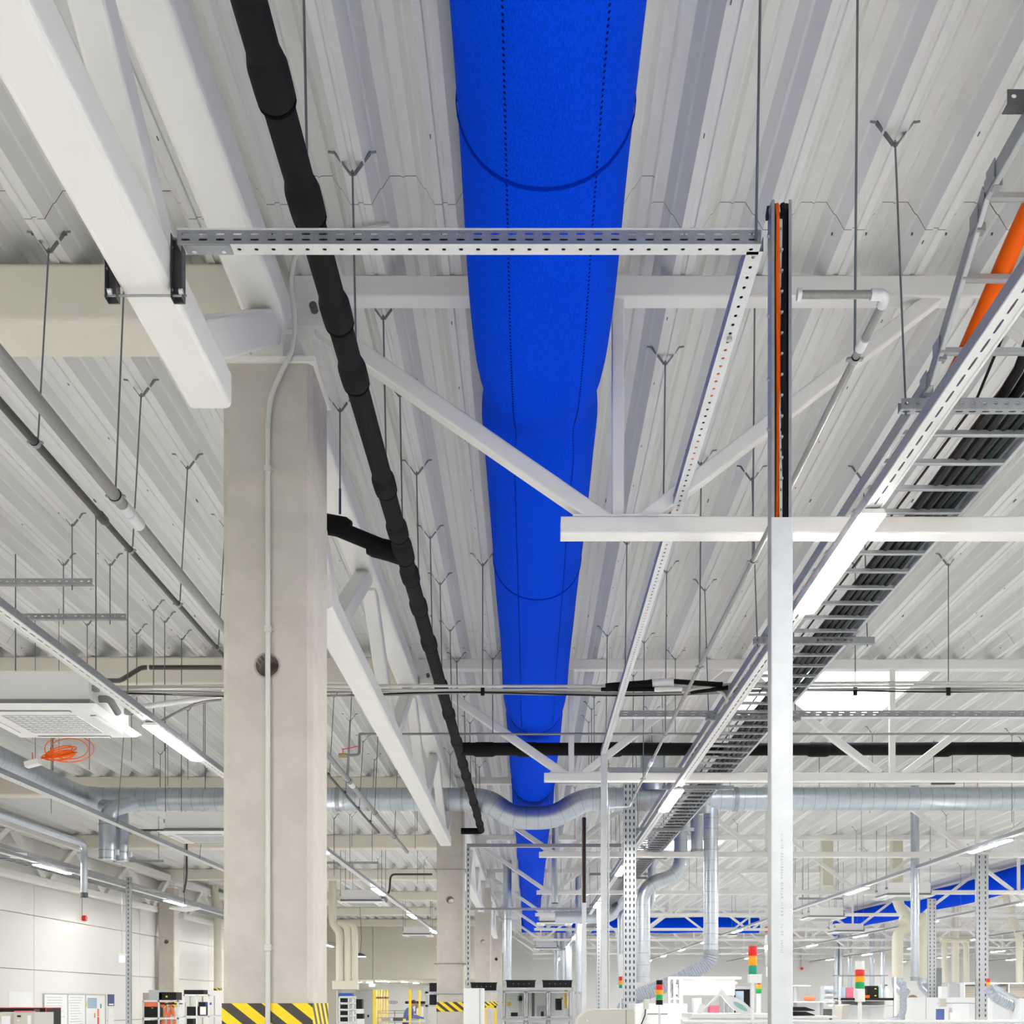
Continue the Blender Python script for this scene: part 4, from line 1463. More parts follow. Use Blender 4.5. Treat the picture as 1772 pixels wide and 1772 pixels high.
# orange cable coil
t = thing('cable_coil', 'coil of orange cable hanging below the left cassette unit', 'cable', at(105, 1305, 9.9))
random.seed(3)
c = at(102, 1306, 9.9)
for i in range(9):
    pts = []
    rx, ry, rz = .12 + random.uniform(-.03, .03), .06, .035 + random.uniform(-.012, .012)
    for j in range(25):
        a = 2 * math.pi * j / 24
        pts.append(c + V((rx * math.cos(a) + random.uniform(-.003, .003), ry * math.sin(a), rz * math.sin(a + i * .25) + .006 * (i - 4))))
    MB().tube(pts, .0055, 6).build('loop', 'orange', t)
for s in (.16, .21):
    pts = [c + V((.08 + s * math.cos(a), .02, .055 + s * .55 * math.sin(a))) for a in [2 * math.pi * j / 24 for j in range(25)]]
    MB().tube(pts, .004, 6).build('loose_loop', 'orange', t)
MB().cyl(c + V((0, 0, .02)), (c.x, c.y, DECK), .003, 6).build('tie_wire', 'rod_steel', t)
# perforated slim tray it hangs on
y0, y1 = 8.6, 26.0
t = thing('cable_channel', 'slim galvanised tray slanting away below the left cassette unit', 'cable tray', (-4.72, y0, 3.62))
MB().sheet((-4.76, y0, 3.62), (0, 1, 0), (1, 0, 0), y1 - y0, .08, .08, [(.04, .02, .014)]).build('bottom', 'galv_light', t, thick=.0015)
MB().box(-4.762, -4.758, y0, y1, 3.62, 3.67).build('left_side', 'galv', t)
MB().box(-4.682, -4.678, y0, y1, 3.62, 3.67).build('right_side', 'galv', t)
for i, y in enumerate((9.9, 13.2, 16.5)):
    hanger(-4.72, y, 3.62, 'rod hanger of the slim tray in the left bay, %s' % nth(i), 'hangers of the slim tray', xb=-4.67)
t = thing('wifi_box', 'small white access point box hanging below the left tray', 'access point', at(57, 1322, 10.2))
c = at(57, 1322, 10.2)
MB().bar(c + V((-.06, 0, -.01)), c + V((.06, 0, .02)), .09, .05, .01).build('case', 'white_plastic', t)
MB().cyl(c, c + V((-.005, 0, .1)), .005, 6).build('lead', 'orange', t)
MB().cyl(c + V((.02, 0, .02)), (c.x + .02, c.y, DECK), .003, 6).build('tie_wire', 'rod_steel', t)
# round smoke detectors / speakers on the left
t = thing('access_point', 'flat white round box on the left wall ladder', 'access point', at(32, 1480, 17))
c = at(32, 1480, 17)
MB().cyl(c - V((0, 0, .04)), c + V((0, 0, .03)), .115, 24).build('case', 'white_plastic', t)
t = thing('pendant_lamp', 'flat white round lamp hanging near the left wall column', 'lamp', at(320, 1573, 21))
c = at(320, 1573, 21)
MB().tube([c + V((0, 0, .05)), c + V((0, 0, .03)), c, c - V((0, 0, .04))], [.10, .27, .28, .10], 24).build('shade', 'white_plastic', t)
MB().tube([c + V((0, 0, .05)), c + V((-.02, 0, .4)), c + V((.02, 0, 2.2))], .005, 6).build('cord', 'cable_black', t)

# many more rod hangers under the farther roof
rs = random.Random(21)
cnt = 0
for (xa, xb_, ya, yb, n, lb) in ((3.2, 11.5, 11.9, 17.0, 24, 'rod hanger under the roof right of the front riser, before the third truss'),
                                 (3.2, 14.0, 17.9, 29.0, 36, 'far rod hanger under the roof right of the front riser'),
                                 (-7.0, -2.4, 9.0, 17.0, 22, 'rod hanger under the left bay roof before the second column'),
                                 (-6.5, -1.6, 17.9, 29.0, 26, 'far rod hanger under the left bay roof'),
                                 (.5, 2.2, 12.0, 29.0, 16, 'rod hanger between the blue duct and the cable ladder')):
    for i in range(n):
        x, y = rs.uniform(xa, xb_), rs.uniform(ya, yb)
        if abs((y - 5.4) % 6 - 0) < .3 or abs((y - 5.4) % 6 - 6) < .3 or abs(y - SY) < .3 or (SKX0 - .3 < x < SKX1 + .3 and any(a - .2 < y < b + .2 for a, b in SKY)) or (-4.2 < x < -2.9 and abs(y - 14.3) < .7):
            continue
        hanger(x, y, rs.uniform(3.75, 4.4), lb, lb)
# short trapeze strips held by some of them
for i, (px, py, Y, w_) in enumerate(((1632, 1355, 15.0, .30), (1420, 1555, 24.0, .9), (240, 1490, 21.0, .9), (600, 1493, 22, 1.2))):
    c = at(px, py, Y)
    t = thing('support_strut', ['short dark strut hanging above the right part of the silver cross duct', 'far thin strut behind the front riser at right', 'far thin strut in the left bay near the duct drops',
                                'far thin strut in the left bay near the second column'][i], 'strut', c, 'trapeze rails')
    MB().box(c.x - w_ / 2, c.x + w_ / 2, Y - .02, Y + .02, c.z - .02, c.z + .02).build('rail', 'galv_dark' if i == 0 else 'galv', t)
    for s_ in (-.4, .4):
        MB().cyl((c.x + s_ * w_, Y, c.z), (c.x + s_ * w_, Y, DECK + .02), .005, 6).build('rod', 'rod_steel', t)
# ================================================================== slotted uprights
def upright(px, Y, wpx, ztop, cols, label, d=.05):
    w_ = wpx / FPX * Y
    x0 = at(px, 0, Y).x - w_ / 2
    t = thing('slotted_upright', label, 'upright', (x0 + w_ / 2, Y, 0), 'slotted steel uprights')
    rows = [((c + .5) / cols * w_, .048, min(.016, w_ / cols * .33)) for c in range(cols)]
    MB().sheet((x0, Y, 0), (0, 0, 1), (1, 0, 0), ztop, w_, .075, rows).build('face', 'alu', t, thick=.002)
    for s, n in ((0, 'left_flange'), (w_, 'right_flange')):
        MB().sheet((x0 + s, Y, 0), (0, 0, 1), (0, 1, 0), ztop, d, .075, [(d * .5, .03, .012)]).build(n, 'galv', t, thick=.002)
    MB().box(x0, x0 + w_, Y + d, Y + d + .002, 0, ztop).build('slot_shade', 'black', t)  # black sheet stands in for the shade behind the slots
    return t


upright(1090, 14.0, 21, 4.30, 3, 'wide slotted upright with three slot rows right of the pale double post')
upright(1700, 17.15, 21, 3.765, 2, 'tall slotted post at right, next to the small red and amber signal')
upright(1613, 23.0, 14, 3.63, 2, 'slotted post right of the split cream duct')
upright(222, 20.4, 9, 3.78, 1, 'slotted post in front of the left panel wall')
upright(810, 17.02, 6, 3.86, 1, 'thin slotted post beside the second column')
upright(1036, 24.0, 6, 3.7, 1, 'far thin slotted post left of the pale double post')

# ================================================================== signal towers
def tower(px, Y, segs, label, pole=None, base=None):
    """segs: (top pixel, bottom pixel, width px, material)"""
    x = at(px, 0, Y).x
    t = thing('signal_tower', label, 'signal light', (x, Y, at(0, segs[-1][1], Y).z), 'signal towers')
    for i, (a, b, w_, mm) in enumerate(segs):
        za, zb_ = at(0, a, Y).z, at(0, b, Y).z
        r = w_ / 2 / FPX * Y
        MB().tube([(x, Y, zb_ + .001), (x, Y, zb_ + .004), (x, Y, za - .004), (x, Y, za - .001)], [r * .93, r, r, r * .93], 20).build('segment', mm, t)
    if pole:
        yb, w_, mm = pole
        MB().cyl((x, Y, at(0, yb, Y).z), (x, Y, at(0, segs[-1][1], Y).z), w_ / 2 / FPX * Y, 12).build('pole', mm, t)
    if base:
        a, b, x0, x1, mm = base
        MB().rbox(at(x0, 0, Y).x, at(x1, 0, Y).x, Y - .04, Y + .04, at(0, b, Y).z, at(0, a, Y).z, .006, 'z').build('base', mm, t)
    return t


tower(1141, 11, [(1696, 1704, 11, 'black'), (1704, 1713, 12, 'red'), (1713, 1721, 13, 'amber'), (1721, 1730, 12, 'green'), (1730, 1739, 12, 'black')],
      'red, amber and green signal tower with a black cap before the grey hose', (1772, 4, 'white_plastic'))
tower(1074, 14.5, [(1690, 1697, 6, 'red'), (1697, 1704, 6, 'amber'), (1704, 1710, 6, 'teal')], 'small red, amber and green signal left of the wide slotted upright', (1733 + EYE / 14.5 * FPX, 2, 'white_plastic'))
tower(1302.5, 9, [(1637, 1654, 15, 'red'), (1654, 1671, 15, 'amber'), (1671, 1686, 14.5, 'teal')], 'biggest red, amber and green signal tower left of the front riser', (1772, 6, 'machine_white'), (1686, 1701, 1295, 1317, 'machine_white'))
tower(1313, 12, [(1696, 1704, 6, 'red'), (1704, 1711, 10, 'amber'), (1711, 1719, 10, 'green')], 'small signal right below the biggest signal tower', (1733 + EYE / 12 * FPX, 8, 'machine_white'))
tower(1488, 9, [(1663, 1678, 16, 'white_plastic'), (1678, 1689, 16, 'red'), (1689, 1699.5, 16, 'amber'), (1699.5, 1711, 16, 'green'), (1711, 1734, 17, 'white_plastic')],
      'white signal tower with red, amber and green bands right of the front riser', (1772, 7, 'white_plastic'))
tower(1710, 17.0, [(1693, 1700, 6, 'red'), (1700, 1706, 6, 'amber'), (1706, 1708, 6, 'green')], 'small red and amber signal beside the slotted post at right', (1733 + EYE / 17 * FPX, 2, 'white_plastic'))
tower(1332.5, 7.5, [(1618, 1636, 19, 'clear_plastic'), (1636, 1643, 19, 'beacon_glow'), (1643, 1653, 19, 'clear_plastic'), (1653, 1673, 18, 'clear_plastic'), (1673, 1690, 14, 'machine_white')],
      'tall frosted beacon with a glowing amber band beside the front riser', (1772, 8, 'machine_white'))

# ================================================================== machines, benches and shelves (only their tops show)
def pbox(x0, x1, y0, y1, Y, d):
    a, b = at(x0, y1, Y), at(x1, y0, Y)
    return a.x, b.x, Y, Y + d, a.z, b.z


def slab(name, label, cat, x0, x1, y0, Y, d, mm, r=.02, to_floor=True, y1=None):
    a = at(x0, y0, Y)
    b = at(x1, y0, Y)
    z0 = 0 if to_floor else at(0, y1, Y).z
    o = MB().rbox(a.x, b.x, Y, Y + d, z0, a.z, r, 'z').build(name, mm)
    return tag(o, label, cat)


# long white partition nearest the viewer
t = thing('low_partition', 'long white low partition along the bottom right edge', 'partition', (3.5, 9.0, 0))
a = at(1372, 1765, 9.0)
MB().box(at(1180, 0, 9).x, 8.2, 9.0, 9.06, 0, a.z - .02).build('screen', 'machine_white', t)
MB().rbox(at(1180, 0, 9).x, 8.2, 8.97, 9.09, a.z - .02, a.z, .008, 'x').build('cap_rail', 'white_plastic', t)

# beige machine hood
Y = 9.4
p = [at(1000, 1772, Y), at(1003, 1760, Y), at(1015, 1750, Y), at(1030, 1746.5, Y), at(1093, 1746.5, Y), at(1098, 1751, Y), at(1098, 1772, Y)]
poly = [(p[0].x, 0)] + [(q.x, q.z) for q in p[:-1]] + [(p[-1].x, p[-1].z), (p[-1].x, 0)]
t = thing('machine_hood', 'beige rounded machine hood at the bottom centre', 'machine', (p[3].x, Y, 0))
MB().prism(poly, Y, Y + .5, 'y').build('hood', 'machine_beige', t)
MB().box(at(1083, 0, Y).x, at(1084, 0, Y).x, Y - .002, Y, 0.2, at(0, 1747, Y).z).build('panel_gap', 'galv_dark', t)
MB().cyl((at(1016, 0, Y).x, Y - .004, at(0, 1766, Y).z), (at(1016, 0, Y).x, Y, at(0, 1766, Y).z), .006, 10).build('lamp_dot', 'white_plastic', t)

# white enclosure in the middle
Y = 13.0
t = thing('machine_enclosure', 'white framed machine enclosure right of the grey hose', 'machine', (at(1220, 0, Y).x, Y, 0))
for (x0, x1) in ((1156, 1160), (1165, 1170), (1175, 1182)):
    MB().box(at(x0, 0, Y).x, at(x1, 0, Y).x, Y, Y + .05, 0, at(0, 1690, Y).z).build('post', 'machine_white', t)
MB().box(at(1156, 0, Y).x, at(1283, 0, Y).x, Y - .01, Y + .06, at(0, 1695, Y).z, at(0, 1690, Y).z).build('top_rail', 'white_plastic', t)
MB().box(at(1182, 0, Y).x, at(1280, 0, Y).x, Y + .3, Y + .32, at(0, 1722, Y).z, at(0, 1695, Y).z).build('back_panel', 'machine_white', t)
MB().box(at(1156, 0, Y).x, at(1176, 0, Y).x, Y - .005, Y + .055, at(0, 1730, Y).z, at(0, 1727, Y).z).build('cross_rail', 'white_plastic', t)
MB().box(at(1164, 0, Y).x, at(1173, 0, Y).x, Y + .02, Y + .025, at(0, 1724, Y).z, at(0, 1701, Y).z).build('dark_window', 'galv_dark', t)
MB().box(at(1167, 0, Y).x, at(1173, 0, Y).x, Y + .012, Y + .018, at(0, 1721, Y).z, at(0, 1703, Y).z).build('window_pane', 'paper', t)
MB().box(at(1240, 0, Y).x, at(1275, 0, Y).x, Y - .03, Y - .02, at(0, 1703, Y).z, at(0, 1699, Y).z).build('handle_bar', 'white_plastic', t)
# white machine body left of it
Y = 12.0
t = thing('machine_cabinet', 'white machine body behind the signal tower with the black cap', 'machine', (at(1140, 0, Y).x, Y, 0))
MB().rbox(at(1098, 0, Y).x, at(1190, 0, Y).x, Y, Y + .8, 0, at(0, 1737, Y).z, .02, 'z').build('body', 'machine_white', t)
MB().box(at(1120, 0, Y).x, at(1155, 0, Y).x, Y - .004, Y, at(0, 1755, Y).z, at(0, 1754, Y).z).build('seam', 'galv_dark', t)
MB().rbox(at(1113, 0, Y).x, at(1121, 0, Y).x, Y - .1, Y - .04, at(0, 1746, Y).z, at(0, 1729, Y).z, .008, 'z').build('switch_box', 'machine_beige', t)
MB().tube([at(1117, 1746, Y - .07), at(1116, 1757, Y - .07), at(1110, 1772, Y - .07), at(1106, 1790, Y - .07)], .006, 6).build('lead', 'black', t)
# bench with magnifier lamp
Y = 10.2
t = thing('work_bench', 'white work bench top below the magnifier lamp', 'bench', (at(1270, 0, Y).x, Y, 0))
MB().rbox(at(1198, 0, Y).x, at(1340, 0, Y).x, Y, Y + .7, at(0, 1762, Y).z, at(0, 1754, Y).z, .01, 'x').build('top', 'machine_white', t)
MB().box(at(1205, 0, Y).x, at(1335, 0, Y).x, Y + .3, Y + .34, 0, at(0, 1762, Y).z).build('leg_panel', 'machine_white', t)
t = thing('magnifier_lamp', 'white magnifier lamp on a jointed arm with a teal lens', 'lamp', at(1215, 1752, Y + .1))
MB().bar(at(1214, 1752, Y + .1), at(1244, 1721, Y + .1), .03, .018, .004).build('lower_arm', 'white_plastic', t)
MB().bar(at(1210, 1754, Y + .1), at(1216, 1738, Y + .1), .05, .05, .006).build('foot', 'white_plastic', t)
a = at(1249, 1718, Y + .1)
MB().cyl(a - V((0, .03, 0)), a + V((0, .03, 0)), .03, 16).build('joint', 'white_plastic', t)
a, b = at(1250, 1722, Y + .05), at(1302, 1755, Y + .05)
u = (b - a).normalized(); n = V((-u.z, 0, u.x))
m = MB()
vs = []
L = (b - a).length
for y_ in (0, .05):
    for j in range(24):
        g = 2 * math.pi * j / 24
        vs.append(a + u * (L / 2 + L / 2 * math.cos(g)) + n * (.052 * math.sin(g) * (1 - .45 * (1 if math.cos(g) < 0 else 0) * abs(math.cos(g)))) + V((0, y_, 0)))
m.add(vs, [tuple(range(24)), tuple(reversed(range(24, 48)))] + [(j, 24 + j, 24 + (j + 1) % 24, (j + 1) % 24) for j in range(24)])
m.build('head', 'white_plastic', t)
m = MB()
vs = [a + u * (L * .60 + L * .23 * math.cos(2 * math.pi * j / 20)) + n * (.020 * math.sin(2 * math.pi * j / 20)) + V((0, -.004, 0)) for j in range(20)]
m.add(vs, [tuple(range(20))])
m.build('lens', 'teal_glass', t, thick=.004)
# grey frame cabinet behind the magnifier
Y = 13.5
t = thing('glazed_cabinet', 'grey framed cabinet with dark glazed doors behind the magnifier lamp', 'cabinet', (at(1275, 0, Y).x, Y, 0))
for (x0, x1) in ((1246, 1252), (1256, 1260), (1263, 1268), (1298, 1304)):
    MB().box(at(x0, 0, Y).x, at(x1, 0, Y).x, Y, Y + .05, 0, at(0, 1708, Y).z).build('post', 'machine_grey', t)
MB().box(at(1246, 0, Y).x, at(1304, 0, Y).x, Y - .002, Y + .05, at(0, 1711, Y).z, at(0, 1707, Y).z).build('top_rail', 'machine_grey', t)
MB().box(at(1271, 0, Y).x, at(1299, 0, Y).x, Y + .01, Y + .02, .3, at(0, 1712, Y).z).build('door_frame', 'black', t)
MB().box(at(1273, 0, Y).x, at(1287, 0, Y).x, Y + .0, Y + .008, .5, at(0, 1715, Y).z).build('pane', 'pale_blue', t)
slab('storage_box', 'pink box on the bench left of the glazed cabinet', 'box', 1228, 1245, 1740, 12.8, .15, 'pink', .008)
slab('machine_unit', 'small white cylinder-topped unit left of the magnifier arm', 'machine', 1201, 1215, 1727, 12.6, .2, 'machine_white', .03)

# framed test machine with three windows and black crates on top
Y = 20.0
t = thing('test_machine', 'aluminium framed test machine with three glazed doors below black crates', 'machine', (at(930, 0, Y).x, Y, 0))
zt = at(0, 1709, Y).z
for (x0, x1) in ((861, 868), (990, 995), (997, 1001)):
    MB().box(at(x0, 0, Y).x, at(x1, 0, Y).x, Y - .02, Y + .06, 0, zt + .02).build('post', 'alu', t)
MB().box(at(868, 0, Y).x, at(991, 0, Y).x, Y - .02, Y + .8, at(0, 1713, Y).z, zt).build('top_deck', 'alu', t)
MB().box(at(868, 0, Y).x, at(991, 0, Y).x, Y, Y + .05, at(0, 1765, Y).z, at(0, 1761, Y).z).build('cross_rail', 'alu', t)
MB().box(at(868, 0, Y).x, at(991, 0, Y).x, Y + .78, Y + .8, 0, zt - .05).build('back_panel', 'machine_white', t)
for r0, r1 in ((1716, 1761), (1766, 1800)):
    for (x0, x1) in ((872, 909), (911, 948), (950, 987)):
        fr = MB()
        xa, xb_, za, zb_ = at(x0, 0, Y).x, at(x1, 0, Y).x, at(0, r1, Y).z, at(0, r0, Y).z
        fr.box(xa, xa + .022, Y - .03, Y, za, zb_).box(xb_ - .022, xb_, Y - .03, Y, za, zb_).box(xa, xb_, Y - .03, Y, za, za + .022).box(xa, xb_, Y - .03, Y, zb_ - .022, zb_)
        dr = fr.build('door', 'alu', t)
        MB().box(xa + .022, xa + .030, Y - .025, Y - .005, za, zb_).build('gasket', 'black', dr)
        MB().box(xb_ - .030, xb_ - .022, Y - .025, Y - .005, za, zb_).build('gasket', 'black', dr)
        MB().box(xa + .022, xb_ - .022, Y - .014, Y - .010, za + .02, zb_ - .02).build('pane', 'glass', dr)
# insides
for (x0, x1, y0, y1, mm) in ((876, 897, 1748, 1752, 'machine_white'), (884, 896, 1752, 1762, 'black'), (898, 904, 1718, 1761, 'machine_grey'), (895, 905, 1723, 1732, 'teal_glass'),
                             (878, 884, 1734, 1740, 'yellow'), (920, 925, 1717, 1761, 'galv_dark'), (929, 945, 1740, 1761, 'machine_grey'), (936, 941, 1750, 1760, 'black'),
                             (961, 972, 1728, 1748, 'black_box'), (970, 974, 1726, 1730, 'amber'), (977, 981, 1713, 1745, 'yellow'), (961, 970, 1748, 1760, 'paper'), (976, 984, 1744, 1760, 'paper')):
    xa, xb_, za, zb_ = at(x0, 0, Y + .4).x, at(x1, 0, Y + .4).x, at(0, y1, Y + .4).z, at(0, y0, Y + .4).z
    MB().box(xa, xb_, Y + .35, Y + .45, za, zb_).build('fixture', mm, t)
# left half of the frame with a yellow inner gate
MB().box(at(836, 0, Y).x, at(862, 0, Y).x, Y - .02, Y + .8, at(0, 1717, Y).z, at(0, 1714, Y).z).build('side_deck', 'alu', t)
g = MB()
g.box(at(837, 0, Y).x, at(841, 0, Y).x, Y, Y + .03, .4, at(0, 1740, Y).z).box(at(855, 0, Y).x, at(859, 0, Y).x, Y, Y + .03, .4, at(0, 1740, Y).z)
g.box(at(837, 0, Y).x, at(859, 0, Y).x, Y, Y + .03, at(0, 1744, Y).z, at(0, 1740, Y).z)
g.build('yellow_gate', 'yellow', t)


def crate(x0, x1, y0, y1, Y, label):
    t = thing('storage_crate', label, 'crate', (at((x0 + x1) / 2, 0, Y).x, Y, at(0, y1, Y).z), 'black crates on top of the machines')
    xa, xb_, za, zb_ = at(x0, 0, Y).x, at(x1, 0, Y).x, at(0, y1, Y).z, at(0, y0, Y).z
    MB().prism([(xa + .01, za), (xb_ - .01, za), (xb_, zb_), (xa, zb_)], Y, Y + .35, 'y').build('body', 'black_box', t)
    MB().box(xa - .01, xb_ + .01, Y - .01, Y + .36, zb_ - .012, zb_).build('rim', 'black_box', t)
    for j in range(4):
        x = xa + (xb_ - xa) * (.24 + .18 * j)
        MB().box(x - .006, x + .006, Y - .008, Y - .001, (za + zb_) / 2 - .004, (za + zb_) / 2 + .004).build('grip_hole', 'alu', t)


crate(876, 926.5, 1696, 1709, 20.1, 'wide black crate, middle one of three on top of the test machine')
crate(939, 990, 1696, 1709, 20.1, 'wide black crate, right one of three on top of the test machine')
crate(815, 859, 1700, 1714, 20.1, 'wide black crate, left one of three beside the white cabinet')
Y = 15.4
t = thing('tall_cabinet', 'tall white cabinet standing right of the second column', 'cabinet', (at(819, 0, Y).x, Y, 0))
MB().rbox(at(802, 0, Y).x, at(836, 0, Y).x, Y, Y + .5, 0, at(0, 1710, Y).z, .008, 'z').build('body', 'machine_white', t)
MB().box(at(830, 0, Y).x, at(830.6, 0, Y).x, Y - .003, Y, .05, at(0, 1711, Y).z).build('door_gap', 'galv_dark', t)
# rack left of second column
Y = 26
t = thing('storage_rack', 'grey rack with black bins left of the second column', 'rack', (at(748, 0, Y).x, Y, 0))
MB().box(at(736, 0, Y).x, at(741, 0, Y).x, Y, Y + .06, 0, at(0, 1709, Y).z).build('post', 'machine_grey', t)
for yy in (1716, 1739):
    MB().box(at(736, 0, Y).x, at(760, 0, Y).x, Y, Y + .5, at(0, yy + 3, Y).z, at(0, yy, Y).z).build('shelf', 'machine_grey', t)
for i, (y0, y1) in enumerate(((1701, 1716), (1721, 1739))):
    slab('storage_bin', ['black bin on the upper shelf left of the second column', 'black bin on the lower shelf left of the second column'][i], 'bin', 743, 756, y0, Y + .05, .35, 'black_box', .01, False, y1)

# ---------------------------------------------------------------- right-hand shelves
Y = 17.0
t = thing('shelf_unit', 'white shelf with slotted posts behind the white signal tower', 'shelf', (at(1500, 0, Y).x, Y, 0))
for px in (1453.5, 1549):
    MB().sheet((at(px - 2, 0, Y).x, Y, .4), (0, 0, 1), (1, 0, 0), at(0, 1690, Y).z - .4, 4 / FPX * Y, .035, [(2 / FPX * Y, .014, .010)]).build('post', 'white_plastic', t, thick=.003)
    MB().box(at(px - 2, 0, Y).x, at(px + 2, 0, Y).x, Y + .01, Y + .04, 0, at(0, 1690, Y).z).build('post_back', 'machine_grey', t)
MB().box(at(1450, 0, Y).x, at(1537, 0, Y).x, Y, Y + .3, at(0, 1688.6, Y).z, at(0, 1687.2, Y).z).build('top_shelf', 'foam_grey', t)
MB().box(at(1455, 0, Y).x, at(1546, 0, Y).x, Y - .02, Y + .4, at(0, 1731, Y).z, at(0, 1727, Y).z).build('shelf_board', 'black_box', t)
MB().box(at(1455, 0, Y).x, at(1546, 0, Y).x, Y + .38, Y + .4, .3, at(0, 1732, Y).z).build('back_panel', 'machine_white', t)
MB().box(at(1455, 0, Y).x, at(1546, 0, Y).x, Y - .02, Y + .38, at(0, 1741, Y).z, at(0, 1739.5, Y).z).build('lower_rail', 'machine_grey', t)
for (x0, x1, y0, mm, lb) in ((1456, 1463.5, 1708, 'pale_blue', 'pale blue file box on the dark shelf'), (1464, 1477, 1709, 'pink', 'pink file box on the dark shelf'),
                             (1501, 1520, 1706, 'black_box', 'black box with yellow labels on the dark shelf'), (1520.5, 1524, 1708, 'teal_glass', 'thin teal box beside the black box'),
                             (1497, 1505, 1722, 'orange', 'small orange box on the dark shelf')):
    o = slab('file_box', lb, 'box', x0, x1, y0, Y + .02 if mm != 'orange' else Y - .03, .25 if mm != 'orange' else .04, mm, .004, False, 1726.9)
    if mm == 'black_box':
        for yy in (1710, 1722):
            MB().box(at(1514, 0, Y).x, at(1517, 0, Y).x, Y + .012, Y + .0195, at(0, yy + 2, Y).z, at(0, yy, Y).z).build('label_tab', 'yellow', o)
for i, (x0, x1) in enumerate(((1524.5, 1532), (1533, 1543))):
    x, r = at((x0 + x1) / 2, 0, Y).x, (x1 - x0) / 2 / FPX * Y
    t2 = thing('plastic_jug', ['white plastic jug left of the other on the dark shelf', 'white plastic jug at the right end of the dark shelf'][i], 'jug', (x, Y + .12, at(0, 1726.9, Y).z))
    z0, z1 = at(0, 1726.8, Y + .12).z + .003, at(0, 1706, Y).z
    MB().tube([(x, Y + .12, z0), (x, Y + .12, z0 + (z1 - z0) * .7), (x, Y + .12, z0 + (z1 - z0) * .88), (x, Y + .12, z1)], [r, r, r * .45, r * .4], 16).build('body', 'white_plastic', t2)
    MB().cyl((x, Y + .12, z1), (x, Y + .12, z1 + .02), r * .45, 12).build('cap', ['white_plastic', 'galv_dark'][i], t2)
# white table with orange bag and dark trays just right of the riser
Y = 13.0
t = thing('white_table', 'white table frame just right of the front riser', 'table', (at(1400, 0, Y).x, Y, 0))
MB().box(at(1372, 0, Y).x, at(1445, 0, Y).x, Y, Y + .5, at(0, 1735, Y).z, at(0, 1732.5, Y).z).build('top', 'machine_white', t)
for (x0, x1) in ((1385, 1390), (1432, 1437)):
    MB().box(at(x0, 0, Y).x, at(x1, 0, Y).x, Y + .3, Y + .34, 0, at(0, 1705, Y).z).build('post', 'machine_grey', t)
MB().box(at(1372, 0, Y).x, at(1414, 0, Y).x, Y + .28, Y + .36, at(0, 1706, Y).z, at(0, 1704, Y).z).build('upper_rail', 'white_plastic', t)
MB().box(at(1372, 0, Y).x, at(1445, 0, Y).x, Y + .48, Y + .5, 0, at(0, 1735, Y).z).build('panel', 'machine_white', t)
a = at(1401, 1728, Y + .15)
tag(MB().tube([a + V((-.068, 0, -.005)), a + V((-.055, 0, 0)), a, a + V((.05, 0, 0)), a + V((.066, 0, 0))], [.008, .024, .028, .027, .010], 14).build('bag', 'orange_soft'), 'orange pouch lying on the white table right of the riser', 'pouch')
for i, (y0, y1) in enumerate(((1742, 1750), (1750, 1758))):
    Yq = 10.6
    p = [at(1368, y0 + .5, Yq), at(1394, y0 + .5, Yq), at(1410, y1 - 2, Yq), at(1410, y1 - .5, Yq), at(1368, y1 - .5, Yq)]
    tag(MB().prism([(q.x, q.z) for q in p], Yq, Yq + .25, 'y').build('parts_tray', 'black_box'), ['black sloping tray right of the front riser, the upper one', 'black sloping tray right of the front riser, the lower one'][i], 'tray', 'black trays')
Yq = 10.5
t = thing('tray_stand', 'white stand below the black sloping trays', 'stand', (at(1390, 0, Yq).x, Yq, 0))
MB().box(at(1366, 0, Yq).x, at(1450, 0, Yq).x, Yq, Yq + .4, at(0, 1762, Yq).z, at(0, 1758.2, Yq).z).build('top', 'machine_white', t)
MB().box(at(1370, 0, Yq).x, at(1440, 0, Yq).x, Yq + .1, Yq + .14, 0, at(0, 1762, Yq).z).build('leg_panel', 'machine_white', t)
# tilted beige boards and white box stack
Yq = 11.5
for i, (x0, dx, mm) in enumerate(((1456, 6, 'machine_beige'), (1462, 6, 'machine_beige'))):
    p = [at(x0, 1764, Yq), at(x0 + dx, 1764, Yq), at(x0 + dx + 6, 1738, Yq), at(x0 + 8, 1738, Yq)]
    p[0], p[3] = at(x0, 1764, Yq), at(x0 + 2, 1740, Yq)
    tag(MB().prism([(q.x, q.z) for q in p], Yq + .04 * i, Yq + .04 * i + .3, 'y').build('tilted_board', mm), ['tilted beige board leaning left of the white signal tower', 'second tilted beige board leaning left of the white signal tower'][i], 'board', 'tilted boards')
t = thing('sorting_rack', 'white narrow rack of small bins left of the shelf with slotted posts', 'rack', (at(1440, 0, 15).x, 15, 0))
MB().box(at(1433, 0, 15).x, at(1449, 0, 15).x, 15.2, 15.22, 0, at(0, 1706, 15).z).build('back', 'machine_white', t)
for yy in (1712, 1720, 1729, 1738):
    MB().rbox(at(1434, 0, 15).x, at(1442, 0, 15).x, 15, 15.2, at(0, yy + 4, 15).z, at(0, yy, 15).z, .006, 'y').build('bin', 'pale_blue' if yy == 1712 else 'white_plastic', t)
    MB().rbox(at(1443, 0, 15).x, at(1449, 0, 15).x, 15, 15.2, at(0, yy + 4, 15).z, at(0, yy, 15).z, .006, 'y').build('bin', 'machine_grey', t)
slab('waste_bin', 'dark grey bin below the narrow rack right of the riser', 'bin', 1432, 1441, 1746, 12.2, .2, 'galv_dark', .02)
